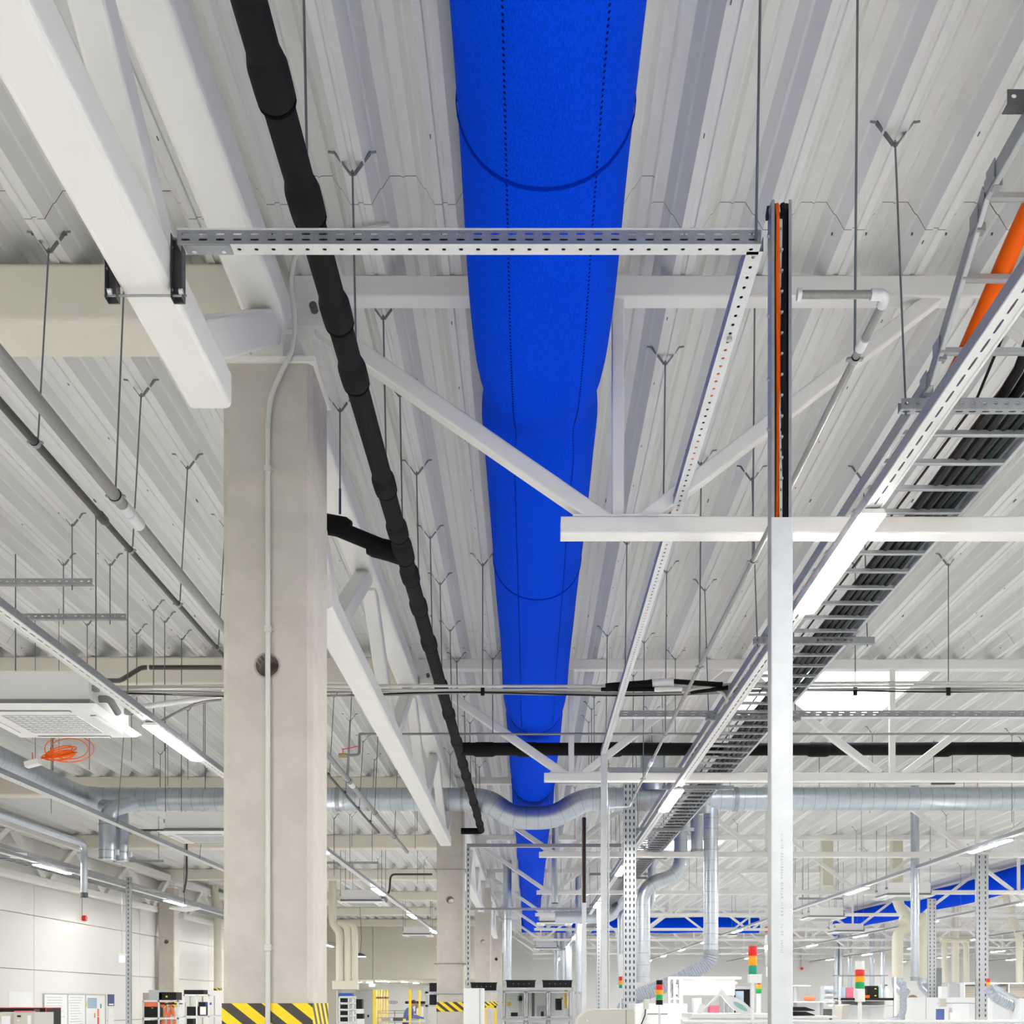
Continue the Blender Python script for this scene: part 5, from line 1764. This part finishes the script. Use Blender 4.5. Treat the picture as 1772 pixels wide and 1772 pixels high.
# hoses at right
Y = 14.0
pts = bend([at(1562, 1698, Y), at(1563, 1715, Y), at(1563, 1750, Y), at(1556, 1764, Y), at(1520, 1772, Y - .3)], .15, 5)
o_, r_ = corrug(pts, .042, .022, .08)
tag(MB().tube(o_, r_, 16).build('flexible_hose', 'flex_hose'), 'narrow grey corrugated hose standing right of the shelf with slotted posts', 'hose')
pts = bend([at(1708, 1709, Y), at(1720, 1724, Y), at(1738, 1735, Y), at(1756, 1742, Y)], .2, 6)
o_, r_ = corrug(pts, .062, .014, .05)
tag(MB().tube(o_, r_, 16).build('flexible_hose', 'spiral'), 'silver flexible hose drooping into the white machine at the right edge', 'hose')
pts = bend([at(1716, 1707, Y + .2), at(1730, 1717, Y + .2), at(1745, 1726, Y + .2), at(1760, 1732, Y + .2)], .2, 6)
o_, r_ = corrug(pts, .05, .014, .05)
tag(MB().tube(o_, r_, 16).build('flexible_hose', 'spiral'), 'second silver flexible hose behind the drooping one at the right edge', 'hose')
t = thing('white_machine', 'white machine box at the bottom right corner taking the silver hose', 'machine', (at(1765, 0, Y).x, Y, 0))
MB().rbox(at(1752, 0, Y).x, at(1840, 0, Y).x, Y - .2, Y + .6, 0, at(0, 1728, Y).z, .015, 'z').build('body', 'machine_white', t)
MB().box(at(1767, 0, Y).x, at(1771, 0, Y).x, Y - .206, Y - .2, at(0, 1733, Y).z, at(0, 1731, Y).z).build('badge', 'black', t)
Y = 19.0
t = thing('white_cabinet', 'row of white low cabinets between the two slotted posts at right', 'cabinet', (at(1640, 0, Y).x, Y, 0))
for (x0, x1) in ((1583, 1602), (1602.5, 1692), (1706, 1752)):
    MB().rbox(at(x0, 0, Y).x, at(x1, 0, Y).x, Y, Y + .5, 0, at(0, 1726, Y).z, .01, 'z').build('unit', 'machine_white', t)
MB().box(at(1622, 0, Y).x, at(1690, 0, Y).x, Y - .01, Y, at(0, 1737, Y).z, at(0, 1735.5, Y).z).build('gap', 'machine_grey', t)
t = thing('wall_shelf', 'long pale shelf with stacks of grey boards behind the right slotted post', 'shelf', (at(1720, 0, 24).x, 24, 0))
MB().box(at(1668, 0, 24).x, at(1790, 0, 24).x, 24, 24.5, at(0, 1702.5, 24).z, at(0, 1700.5, 24).z).build('top', 'machine_white', t)
for (x0, x1) in ((1668, 1670), (1745, 1747), (1788, 1790)):
    MB().box(at(x0, 0, 24).x, at(x1, 0, 24).x, 24, 24.5, 0, at(0, 1702.5, 24).z).build('upright', 'machine_white', t)
for (x0, x1) in ((1671, 1690), (1714, 1744), (1748, 1786)):
    for j in range(6):
        MB().box(at(x0, 0, 24).x, at(x1 - j % 2, 0, 24).x, 24.05, 24.45, at(0, 1726 - j * 3.2, 24).z, at(0, 1723.2 - j * 3.2, 24).z).build('board', 'cardboard', t)
MB().box(at(1671, 0, 24).x, at(1735, 0, 24).x, 24.2, 24.4, at(0, 1706, 24).z, at(0, 1704.6, 24).z).build('dark_slot', 'black', t)
slab('metal_tub', 'grey metal tub beside the three-legged cream duct', 'tub', 1641, 1662, 1702, 22.5, .4, 'machine_grey', .03)
slab('wall_board', 'dark grey board standing behind the slotted post at right', 'board', 1619, 1630, 1675, 27, .04, 'foam_grey', .005)
slab('desk_lamp_shade', 'beige round shade in front of the white cabinets', 'lamp shade', 1627, 1639, 1728, 14.5, .08, 'machine_beige', .035, False, 1742)
slab('hanging_jacket', 'blue jacket hanging in front of the white cabinets', 'jacket', 1621, 1635, 1746, 14.6, .05, 'shirt_blue', .02, False, 1775)
Yq = 14.0
t = thing('stacked_frames', 'stack of beige frames in front of the white cabinets', 'frame', (at(1660, 0, Yq).x, Yq, 0))
for i, (x0, x1, y0) in enumerate(((1648, 1675, 1744), (1651, 1680, 1737), (1645, 1661, 1752))):
    MB().rbox(at(x0, 0, Yq).x, at(x1, 0, Yq).x, Yq + .05 * (2 - i), Yq + .05 * (2 - i) + .03, .9, at(0, y0, Yq).z, .004, 'z').build('frame', ['machine_beige', 'machine_white', 'paper'][i], t)
slab('white_dispenser', 'white dispenser box in front of the three-legged cream duct', 'dispenser', 1628, 1640, 1707, 20.5, .15, 'white_plastic', .02)
# red alarm and clock on the back wall
t = thing('alarm_sounder', 'small red alarm on the far wall right of the riser', 'alarm', at(1388, 1676, 60.4))
c = at(1388, 1676, 60.4)
MB().cyl(c, c + V((0, .15, 0)), .07, 14).build('horn', 'red', t)
MB().box(c.x - .02, c.x + .02, c.y + .1, c.y + .18, c.z, DECK).build('lead', 'conduit_white', t)
# ================================================================== left side of the hall
# notice board on the left wall
WX = XL + .052
t = thing('notice_board', 'white notice board with sheets of paper on the left wall', 'notice board', (WX, 24, .9))
y0, y1, zt = 22.5, 25.75, 1.74
MB().box(WX, WX + .02, y0, y1, .85, zt).build('board', 'white_enamel', t)
for y in (y0, y0 + 1.15, y0 + 2.1, y1):
    MB().box(WX, WX + .03, y - .012, y + .012, .85, zt + .01).build('frame_bar', 'alu', t)
MB().box(WX, WX + .03, y0, y1, zt, zt + .015).build('frame_bar', 'alu', t)
random.seed(11)
for (a, b) in ((y0 + .06, y0 + 1.08), (y0 + 1.22, y0 + 2.02)):
    for j in range(11):
        z = zt - .06 - j * .055
        ya = a + random.uniform(0, .12)
        MB().box(WX + .02, WX + .0215, ya, b - random.uniform(.05, .35), z - .004, z + .004).build('written_line', 'ink', t)
pg = MB().box(WX + .02, WX + .022, y0 + 2.2, y0 + 2.75, 1.45, 1.68).build('timetable', 'pale_blue', t)
for j in range(7):
    MB().box(WX + .022, WX + .0225, y0 + 2.22, y0 + 2.73, 1.47 + j * .03, 1.478 + j * .03).build('row_line', 'blue_print', pg)
for (yy, zz, mm, s) in ((y0 + 2.1, 1.55, 'yellow', .06), (y0 + 2.95, 1.50, 'teal', .05), (y0 + 2.78, 1.36, 'orange_soft', .08), (y0 + 2.78, 1.18, 'red', .08), (y0 + 2.6, 1.3, 'yellow_dull', .05)):
    MB().box(WX + .02, WX + .03, yy, yy + s, zz - s, zz + s).build('magnet_card', mm, t)
t = thing('wall_poster', 'dark blue poster beside the notice board', 'poster', (WX, 26.1, 1.5))
MB().box(WX, WX + .008, 25.95, 26.35, 1.50, 1.76).build('sheet', 'blue_print', t)
MB().box(WX + .008, WX + .009, 26.0, 26.3, 1.52, 1.55).build('white_strip', 'paper', t)
for i, z in enumerate((1.35, 1.15)):
    tag(MB().box(WX, WX + .004, 25.97, 26.33, z - .08, z + .1).build('wall_notice', 'paper'), ['white notice directly below the blue poster', 'lower white notice below the blue poster'][i], 'notice')
tag(MB().box(WX, WX + .004, 21.0, 22.0, 1.5, 1.78).build('wall_notice', 'paper'), 'faint white sheet on the wall left of the notice board', 'notice')
# red alarm with conduit
t = thing('alarm_sounder', 'red alarm sounder with conduit on the left panel wall', 'alarm', (WX, 24.5, 3.25))
za = at(0, 1589, 24.5).z
MB().cyl((WX, 24.5, za), (WX + .08, 24.5, za), .06, 18).build('horn', 'red', t)
MB().cyl((WX + .01, 24.45, za + .06), (WX + .01, 24.45, za + .55), .008, 8).build('conduit', 'conduit_grey', t)
# hanging exit sign
t = thing('exit_sign', 'hanging white emergency light with green glow at the left', 'exit sign', at(211, 1656, 19))
c = at(211, 1652, 19)
MB().tube([c + V((0, 0, .01)), c, c - V((0, 0, .02))], [.05, .085, .06], 16).build('cap', 'white_plastic', t)
MB().box(c.x - .04, c.x + .04, c.y - .01, c.y + .01, c.z - .12, c.z - .02).build('lit_panel', 'exit_glow', t)
MB().cyl(c, (c.x, c.y, DECK), .003, 6).build('chain', 'galv', t)
# racks with boxes
Y = 21.0


def rack(x0, x1, levels, Y, d, label, mids=()):
    t = thing('storage_rack', label, 'rack', (at((x0 + x1) / 2, 0, Y).x, Y, 0))
    xa, xb_ = at(x0, 0, Y).x, at(x1, 0, Y).x
    zt = at(0, levels[0], Y).z
    for x in [xa, xb_ - .03] + [at(m_, 0, Y).x for m_ in mids]:
        for yy in (Y, Y + d - .03):
            MB().box(x, x + .03, yy, yy + .03, 0, zt).build('post', 'machine_white', t)
    for l in levels:
        z = at(0, l, Y).z
        MB().box(xa, xb_, Y, Y + d, z - .03, z).build('shelf', 'machine_white', t)
    return t


rack(246, 309, [1731, 1761, 1790], Y, .5, 'white rack of black and orange boxes left of the front column', mids=(273,))
for (x0, x1, y0, y1, mm, lb) in ((257, 281, 1713, 1730.5, 'machine_grey', 'grey bin on top of the left rack'), (274, 305, 1717, 1730.5, 'black_box', 'black crate with a yellow tag on top of the left rack'),
                                 (247, 257, 1718, 1730.5, 'cardboard', 'brown box on top of the left rack at its left end'),
                                 (249, 272, 1732.5, 1742, 'orange_soft', 'orange flat box in the upper left compartment of the left rack'), (249, 272, 1742, 1760.5, 'black_box', 'black box in the upper left compartment of the left rack'),
                                 (249, 272, 1766, 1782, 'black_box', 'black box in the lower left compartment of the left rack'), (277, 306, 1736, 1738, 'black', 'dark tray in the upper right compartment of the left rack')):
    o = slab('storage_box', lb, 'box', x0, x1, y0, Y + (.03 if y0 < 1731 else .04), .35, mm, .01, False, y1)
    if mm == 'black_box' and y0 == 1717:
        MB().box(at(286, 0, Y).x, at(289, 0, Y).x, Y + .022, Y + .03, at(0, 1726, Y).z, at(0, 1723, Y).z).build('tag', 'yellow', o)
    if mm == 'black_box' and y0 == 1742:
        MB().box(at(261, 0, Y).x, at(264, 0, Y).x, Y + .03, Y + .04, at(0, 1745, Y).z, at(0, 1744, Y).z).build('tag', 'yellow', o)
random.seed(5)
k = 0
for (bx, by) in ((282, 1735), (296, 1735), (286, 1750), (299, 1750), (292, 1756), (282, 1768), (292, 1770), (302, 1768)):
    c = at(bx, by, Y + .1)
    d_ = V((random.uniform(-.03, .03), random.uniform(-.02, .02), .10))
    o = MB().tube([c - d_ * .9, c - d_ * .3, c + d_ * .5, c + d_ * .9], [.02, .035, .03, .012], 10).build('work_glove', 'orange_soft')
    tag(o, 'orange work glove tucked into the right compartments of the left rack', 'glove', 'orange gloves in the left rack')
Y = 25.5
rack(317, 362, [1721, 1758, 1785], Y, .5, 'white rack with a black crate on top, beside the front column', mids=(339,))
for (x0, x1, y0, y1, mm, lb) in ((318, 352, 1713, 1720.5, 'black_box', 'flat black crate on top of the rack beside the front column'), (320, 338, 1742, 1757.5, 'black_box', 'black box on the shelf beside the front column, left'),
                                 (343, 355, 1734, 1757.5, 'black_box', 'black box on the shelf beside the front column, right'), (320, 334, 1763, 1784, 'black_box', 'black box on the lower shelf beside the front column'),
                                 (346, 356, 1742, 1756, 'paper', 'white papers stuffed beside the black box'), (355, 359, 1735, 1739, 'blue_box', 'small blue box by the front column')):
    slab('storage_box', lb, 'box', x0, x1, y0, Y + (.03 if mm != 'paper' else -.04), .35 if mm != 'paper' else .03, mm, .008, False, y1)
# machine at the bottom left corner
Y = 12.0
t = thing('beige_cabinet', 'beige cabinet with labels at the bottom left corner', 'cabinet', (at(25, 0, Y).x, Y, 0))
MB().rbox(at(-30, 0, Y).x, at(59, 0, Y).x, Y, Y + .5, 0, at(0, 1752, Y).z, .01, 'z').build('body', 'machine_beige', t)
for (x0, x1, y0, y1, mm) in ((3, 18, 1758, 1775, 'machine_white'), (30, 36, 1757, 1760, 'black'), (48, 54, 1757, 1772, 'paper'), (20, 23, 1753, 1775, 'cardboard'), (31, 34, 1765, 1767, 'paper')):
    MB().box(at(x0, 0, Y).x, at(x1, 0, Y).x, Y - .006, Y, at(0, y1, Y).z, at(0, y0, Y).z).build('label_holder', mm, t)
Y = 12.7
t = thing('dark_locker', 'dark mesh locker with red edge behind the beige corner cabinet', 'locker', (at(40, 0, Y).x, Y, 0))
MB().box(at(-30, 0, Y).x, at(80, 0, Y).x, Y, Y + .4, 0, at(0, 1744.5, Y).z).build('body', 'black_box', t)
MB().box(at(-30, 0, Y).x, at(80, 0, Y).x, Y - .004, Y + .4, at(0, 1744.5, Y).z, at(0, 1743.5, Y).z).build('red_edge', 'red', t)
MB().box(at(79, 0, Y).x, at(80, 0, Y).x, Y - .006, Y, 0, at(0, 1745, Y).z).build('red_edge', 'red', t)
MB().box(at(59, 0, Y).x, at(69, 0, Y).x, Y - .006, Y, 0, at(0, 1746, Y).z).build('mesh_panel', 'galv_dark', t)
slab('storage_bag', 'pink bundle lying on the beige corner cabinet', 'bag', 24, 48, 1749.5, 12.1, .2, 'pink', .01, False, 1752)

# ================================================================== far end seen between the columns
Y = 36
rack(586, 612, [1724, 1735, 1746, 1757, 1768], Y, .5, 'far white rack of black trays below the cream pipes', mids=(602,))
slab('storage_box', 'blue box on top of the far rack below the cream pipes', 'box', 586, 609, 1718.5, Y + .05, .4, 'blue_box', .01, False, 1723.6)
for i, l in enumerate((1735, 1746, 1757, 1768)):
    slab('parts_tray', 'black tray in the far rack below the cream pipes, %s from the top' % ['first', 'second', 'third', 'fourth'][i], 'tray', 589, 601, l - 7.5, Y + .04, .4, 'black_box', .01, False, l - .3)
    slab('parts_tray', 'white striped tray in the far rack below the cream pipes, %s from the top' % ['first', 'second', 'third', 'fourth'][i], 'tray', 604, 610, l - 7, Y + .04, .4, 'machine_grey', .01, False, l - .3)
Y = 40
for i, (x0, x1, y0, y1, mm) in enumerate(((615, 626, 1729, 1746, 'black_box'), (616, 627, 1746, 1754, 'machine_white'), (617, 628, 1754, 1763, 'black_box'), (617, 628, 1763, 1775, 'machine_white'))):
    slab('storage_box', ['black box on top of the stack beside the far grey door', 'white box second in the stack beside the far grey door', 'black box third in the stack beside the far grey door',
                         'white box lowest in the stack beside the far grey door'][i], 'box', x0, x1, y0, Y, .4, mm, .01, i == 3, y1)
Y = 57.9
door = MB().box(at(617, 0, Y).x, at(645, 0, Y).x, Y - .06, Y + .1, 0, at(0, 1714, Y).z).build('door_1', 'machine_grey')
struct(door)
MB().box(at(636, 0, Y).x, at(639, 0, Y).x, Y - .12, Y - .06, at(0, 1760, Y).z, at(0, 1756, Y).z).build('door_handle', 'black', door)
# yellow guard posts
for i, (px, w_, Y) in enumerate(((647.5, 4, 44), (709.5, 4.5, 42), (726, 3.5, 46))):
    x = at(px, 0, Y).x
    h = w_ / 2 / FPX * Y
    tag(MB().rbox(x - h, x + h, Y - h, Y + h, 0, at(0, 1712 + (2 if i == 2 else 0), Y).z, .01, 'z').build('guard_post', 'yellow'),
        ['bright yellow post, left one beside the far grey door', 'bright yellow post, middle one beside the person in blue', 'bright yellow post, right one nearest the second column'][i], 'post', 'yellow guard posts')
for i, px in enumerate((652.5, 656.5, 661, 666, 670.5)):
    Y = 55
    x = at(px, 0, Y).x
    t = thing('pipe_riser', 'ochre standing pipe behind the yellow posts, %s from the left' % ['first', 'second', 'third', 'fourth', 'fifth'][i], 'pipe', (x, Y, 0), 'ochre standing pipes')
    MB().cyl((x, Y, 0), (x, Y, at(0, 1713, Y).z), .045 if i % 2 else .05, 12).build('pipe', 'yellow_dull', t)
    MB().cyl((x, Y, at(0, 1728, Y).z), (x, Y, at(0, 1725, Y).z), .06, 12).build('coupling', 'cable_brown', t)
Y = 50
t = thing('hand_rail', 'grey tube railing in front of the far opening', 'railing', (at(685, 0, Y).x, Y, 0))
for yy in (1749, 1753, 1761, 1769):
    MB().cyl(at(654, yy, Y), at(712, yy, Y), .012, 8).build('rail', 'galv_dark', t)
for px in (654, 683, 712):
    MB().cyl((at(px, 0, Y).x, Y, 0), at(px, 1749, Y), .014, 8).build('post', 'galv_dark', t)
# oval sign on the far wall
t = thing('wall_sign', 'white oval sign with blue border and lettering on the far wall', 'sign', at(680, 1734.5, 57.9))
c = at(680, 1734.5, 57.9)
for s, mm, nm, dy in ((1.0, 'blue_print', 'border', 0), (.88, 'paper', 'face', -.012)):
    vs = [c + V((.235 * s * math.cos(2 * math.pi * j / 28), dy, .078 * s * s * math.sin(2 * math.pi * j / 28))) for j in range(28)]
    MB().add(vs, [tuple(range(28))]).build(nm, mm, t, thick=.01)
for j in range(6):
    x = c.x - .13 + j * .05
    MB().box(x, x + .028, c.y - .03, c.y - .02, c.z - .03, c.z + .03).build('letter', 'blue_print', t)
# work tables in front
Y = 40
t = thing('conveyor_table', 'grey table with small parts at the far opening', 'table', (at(690, 0, Y).x, Y, 0))
MB().box(at(655, 0, Y).x, at(740, 0, Y).x, Y, Y + .8, at(0, 1769, Y).z, at(0, 1767, Y).z).build('top', 'machine_grey', t)
for px in (657, 736):
    MB().box(at(px, 0, Y).x, at(px + 2, 0, Y).x, Y, Y + .05, 0, at(0, 1769, Y).z).build('leg', 'machine_grey', t)
for i, (x0, x1, y0, mm, lb) in enumerate(((660, 674, 1762, 'cardboard', 'brown part on the far grey table, left'), (680, 696, 1761, 'galv_dark', 'dark part on the far grey table, middle'), (697, 701, 1763, 'yellow', 'small yellow part on the far grey table'))):
    slab('machine_part', lb, 'part', x0, x1, y0, Y + .2, .3, mm, .02, False, 1766.8)
Y = 47
t = thing('back_shelf', 'dark shelf with white parts behind the right yellow post', 'shelf', (at(722, 0, Y).x, Y, 0))
MB().box(at(701, 0, Y).x, at(735, 0, Y).x, Y, Y + .3, at(0, 1737, Y).z, at(0, 1732.5, Y).z).build('board', 'black_box', t)
for (x0, x1, y0, y1) in ((714, 718, 1741, 1750), (720, 724, 1745, 1756), (728, 732, 1742, 1760), (714, 719, 1754, 1762)):
    MB().rbox(at(x0, 0, Y).x, at(x1, 0, Y).x, Y + .02, Y + .2, at(0, y1, Y).z, at(0, y0, Y).z, .02, 'z').build('part', 'machine_white', t)
MB().box(at(712, 0, Y).x, at(735, 0, Y).x, Y + .2, Y + .25, 0, at(0, 1737, Y).z).build('back', 'machine_grey', t)
# green exit light and corridor downlights, the last three added as fill
for i, (px, py) in enumerate(((655.5, 1698), (669, 1698), (700, 1698), (620, 1700), (640, 1700), (720, 1700))):
    c = at(px, py, 50 + i)
    t = thing('downlight', 'round lit downlight in the far corridor ceiling, %s' % ['first of the near pair', 'second of the near pair', 'behind the person', 'added fill above the far door', 'added fill beside the exit sign', 'added fill nearest the second column'][i], 'lamp', c)
    c.z = 2.50
    MB().cyl(c - V((0, 0, .03)), c, .16, 16).build('rim', 'white_plastic', t)
    MB().cyl(c - V((0, 0, .04)), c - V((0, 0, .03)), .14, 16).build('diffuser', 'lamp', t)
t = thing('exit_sign', 'small lit green exit sign over the far opening', 'exit sign', at(644, 1705, 48.6))
c = at(644, 1705, 48.6)
MB().box(c.x - .11, c.x + .11, c.y - .03, c.y + .03, c.z - .05, c.z + .05).build('lit_panel', 'exit_glow', t)
MB().box(c.x - .01, c.x + .01, c.y - .01, c.y + .01, c.z + .05, 2.50).build('stem', 'white_plastic', t)
t = thing('pendant_lamp', 'flat round lamp hanging before the far partition', 'lamp', at(623, 1655, 40))
c = at(623, 1655, 40)
MB().tube([c + V((0, 0, .12)), c + V((0, 0, .03)), c], [.05, .22, .24], 20).build('shade', 'galv_dark', t)
MB().cyl(c - V((0, 0, .02)), c, .2, 20).build('diffuser', 'exit_glow', t)
MB().tube([c + V((0, 0, .1)), c + V((.05, 0, .6)), c + V((-.02, 0, 2.2))], .007, 6).build('cord', 'cable_black', t)

# ================================================================== people (far away)
def person(name, label, base, height, face, parts, shirt, hair, trouser='trouser'):
    """one continuous skinned body posed by joints; hair is a child"""
    t = thing(name, label, 'person', base)
    co, ed, ra = parts
    me = bpy.data.meshes.new('body')
    me.from_pydata([V(c) * height for c in co], ed, [])
    ob = bpy.data.objects.new('body', me)
    C.objects.link(ob)
    ob.parent = t
    ob.rotation_euler = (0, 0, face)
    sk = ob.modifiers.new('skin', 'SKIN')
    for i, r in enumerate(ra):
        me.skin_vertices[0].data[i].radius = (r * height, r * height * .92)
    me.skin_vertices[0].data[0].use_root = True
    sk.use_smooth_shade = True
    sb = ob.modifiers.new('sub', 'SUBSURF')
    sb.levels = 1
    sb.render_levels = 2
    m = bpy.data.materials.new('clothes_' + name)
    m.use_nodes = True
    nt = m.node_tree
    b = nt.nodes['Principled BSDF']
    b.inputs['Roughness'].default_value = .8
    tc = nt.nodes.new('ShaderNodeTexCoord')
    sx = nt.nodes.new('ShaderNodeSeparateXYZ')
    nt.links.new(tc.outputs['Object'], sx.inputs[0])
    cr = nt.nodes.new('ShaderNodeValToRGB')
    cr.color_ramp.interpolation = 'CONSTANT'
    e = cr.color_ramp.elements
    e[0].position = 0; e[0].color = MATS[trouser].node_tree.nodes['Principled BSDF'].inputs[0].default_value
    e[1].position = .26; e[1].color = MATS[shirt].node_tree.nodes['Principled BSDF'].inputs[0].default_value
    k = e.new(.425); k.color = MATS['skin'].node_tree.nodes['Principled BSDF'].inputs[0].default_value
    mm = nt.nodes.new('ShaderNodeMath'); mm.operation = 'MULTIPLY'; mm.inputs[1].default_value = .5 / height
    nt.links.new(sx.outputs[2], mm.inputs[0])
    nt.links.new(mm.outputs[0], cr.inputs[0])
    nt.links.new(cr.outputs[0], b.inputs['Base Color'])
    me.materials.append(m)
    hd = V(co[4]) * height
    hb = MB()
    for i in range(7):
        a0, a1 = math.pi * i / 14, math.pi * (i + 1) / 14
        for j in range(14):
            g0, g1 = 2 * math.pi * j / 14, 2 * math.pi * (j + 1) / 14
            f = lambda a, g: hd + V((.062 * math.sin(a) * math.cos(g), .074 * math.sin(a) * math.sin(g) + .012, .080 * math.cos(a) - .004)) * height
            hb.add([f(a0, g0), f(a0, g1), f(a1, g1), f(a1, g0)], [(0, 1, 2, 3)], True)
    h = hb.build('hair', hair)
    h.parent = t
    h.rotation_euler = (0, 0, face)
    # face: nose, eyes, mouth
    fb = MB()
    fb.box(hd.x - .006 * height, hd.x + .006 * height, hd.y - .075 * height, hd.y - .055 * height, hd.z - .015 * height, hd.z + .008 * height)
    n_ = fb.build('nose', 'skin'); n_.parent = t; n_.rotation_euler = (0, 0, face)
    fb = MB()
    for s in (-1, 1):
        fb.box(hd.x + s * .022 * height - .005, hd.x + s * .022 * height + .005, hd.y - .062 * height, hd.y - .055 * height, hd.z + .006 * height, hd.z + .012 * height)
    fb.box(hd.x - .012 * height, hd.x + .012 * height, hd.y - .062 * height, hd.y - .052 * height, hd.z - .034 * height, hd.z - .030 * height)
    n_ = fb.build('face_features', 'hair_brown'); n_.parent = t; n_.rotation_euler = (0, 0, face)
    return t


def joints(lean=0.0, reach=0.25):
    # fractions of body height; y negative = forward
    l = lean
    co = [(0, 0, .53), (0, -.02 * l, .62), (0, -.10 * l, .74), (0, -.16 * l, .83), (0, -.26 * l - .01, .925), (0, -.28 * l - .012, .965),
          (.105, -.14 * l, .80), (.135, -.10 * l - .03, .65), (.11, -.10 * l - reach, .60), (.10, -.10 * l - reach - .05, .595),
          (-.105, -.14 * l, .80), (-.135, -.10 * l - .03, .65), (-.11, -.10 * l - reach, .60), (-.10, -.10 * l - reach - .05, .595),
          (.055, 0, .50), (.06, -.01, .28), (.06, .01, .05), (.06, -.08, .02),
          (-.055, 0, .50), (-.06, -.01, .28), (-.06, .01, .05), (-.06, -.08, .02)]
    ed = [(0, 1), (1, 2), (2, 3), (3, 4), (4, 5), (2, 6), (6, 7), (7, 8), (8, 9), (2, 10), (10, 11), (11, 12), (12, 13), (0, 14), (14, 15), (15, 16), (16, 17), (0, 18), (18, 19), (19, 20), (20, 21)]
    ra = [.085, .080, .085, .034, .058, .045, .042, .032, .024, .018, .042, .032, .024, .018, .058, .040, .028, .022, .058, .040, .028, .022]
    return co, ed, ra


p = at(702, 1735, 43)
person('person', 'person in a blue shirt with dark red hair bending at the far table', (p.x, 43, 0), 1.66, R(70), joints(.75, .28), 'shirt_blue', 'hair_red')
p = at(1578, 1722, 21)
person('person', 'person in a grey-white work coat standing behind the narrow grey hose', (p.x, 21, 0), 1.72, R(120), joints(.05, .20), 'coat_grey', 'hair_brown')
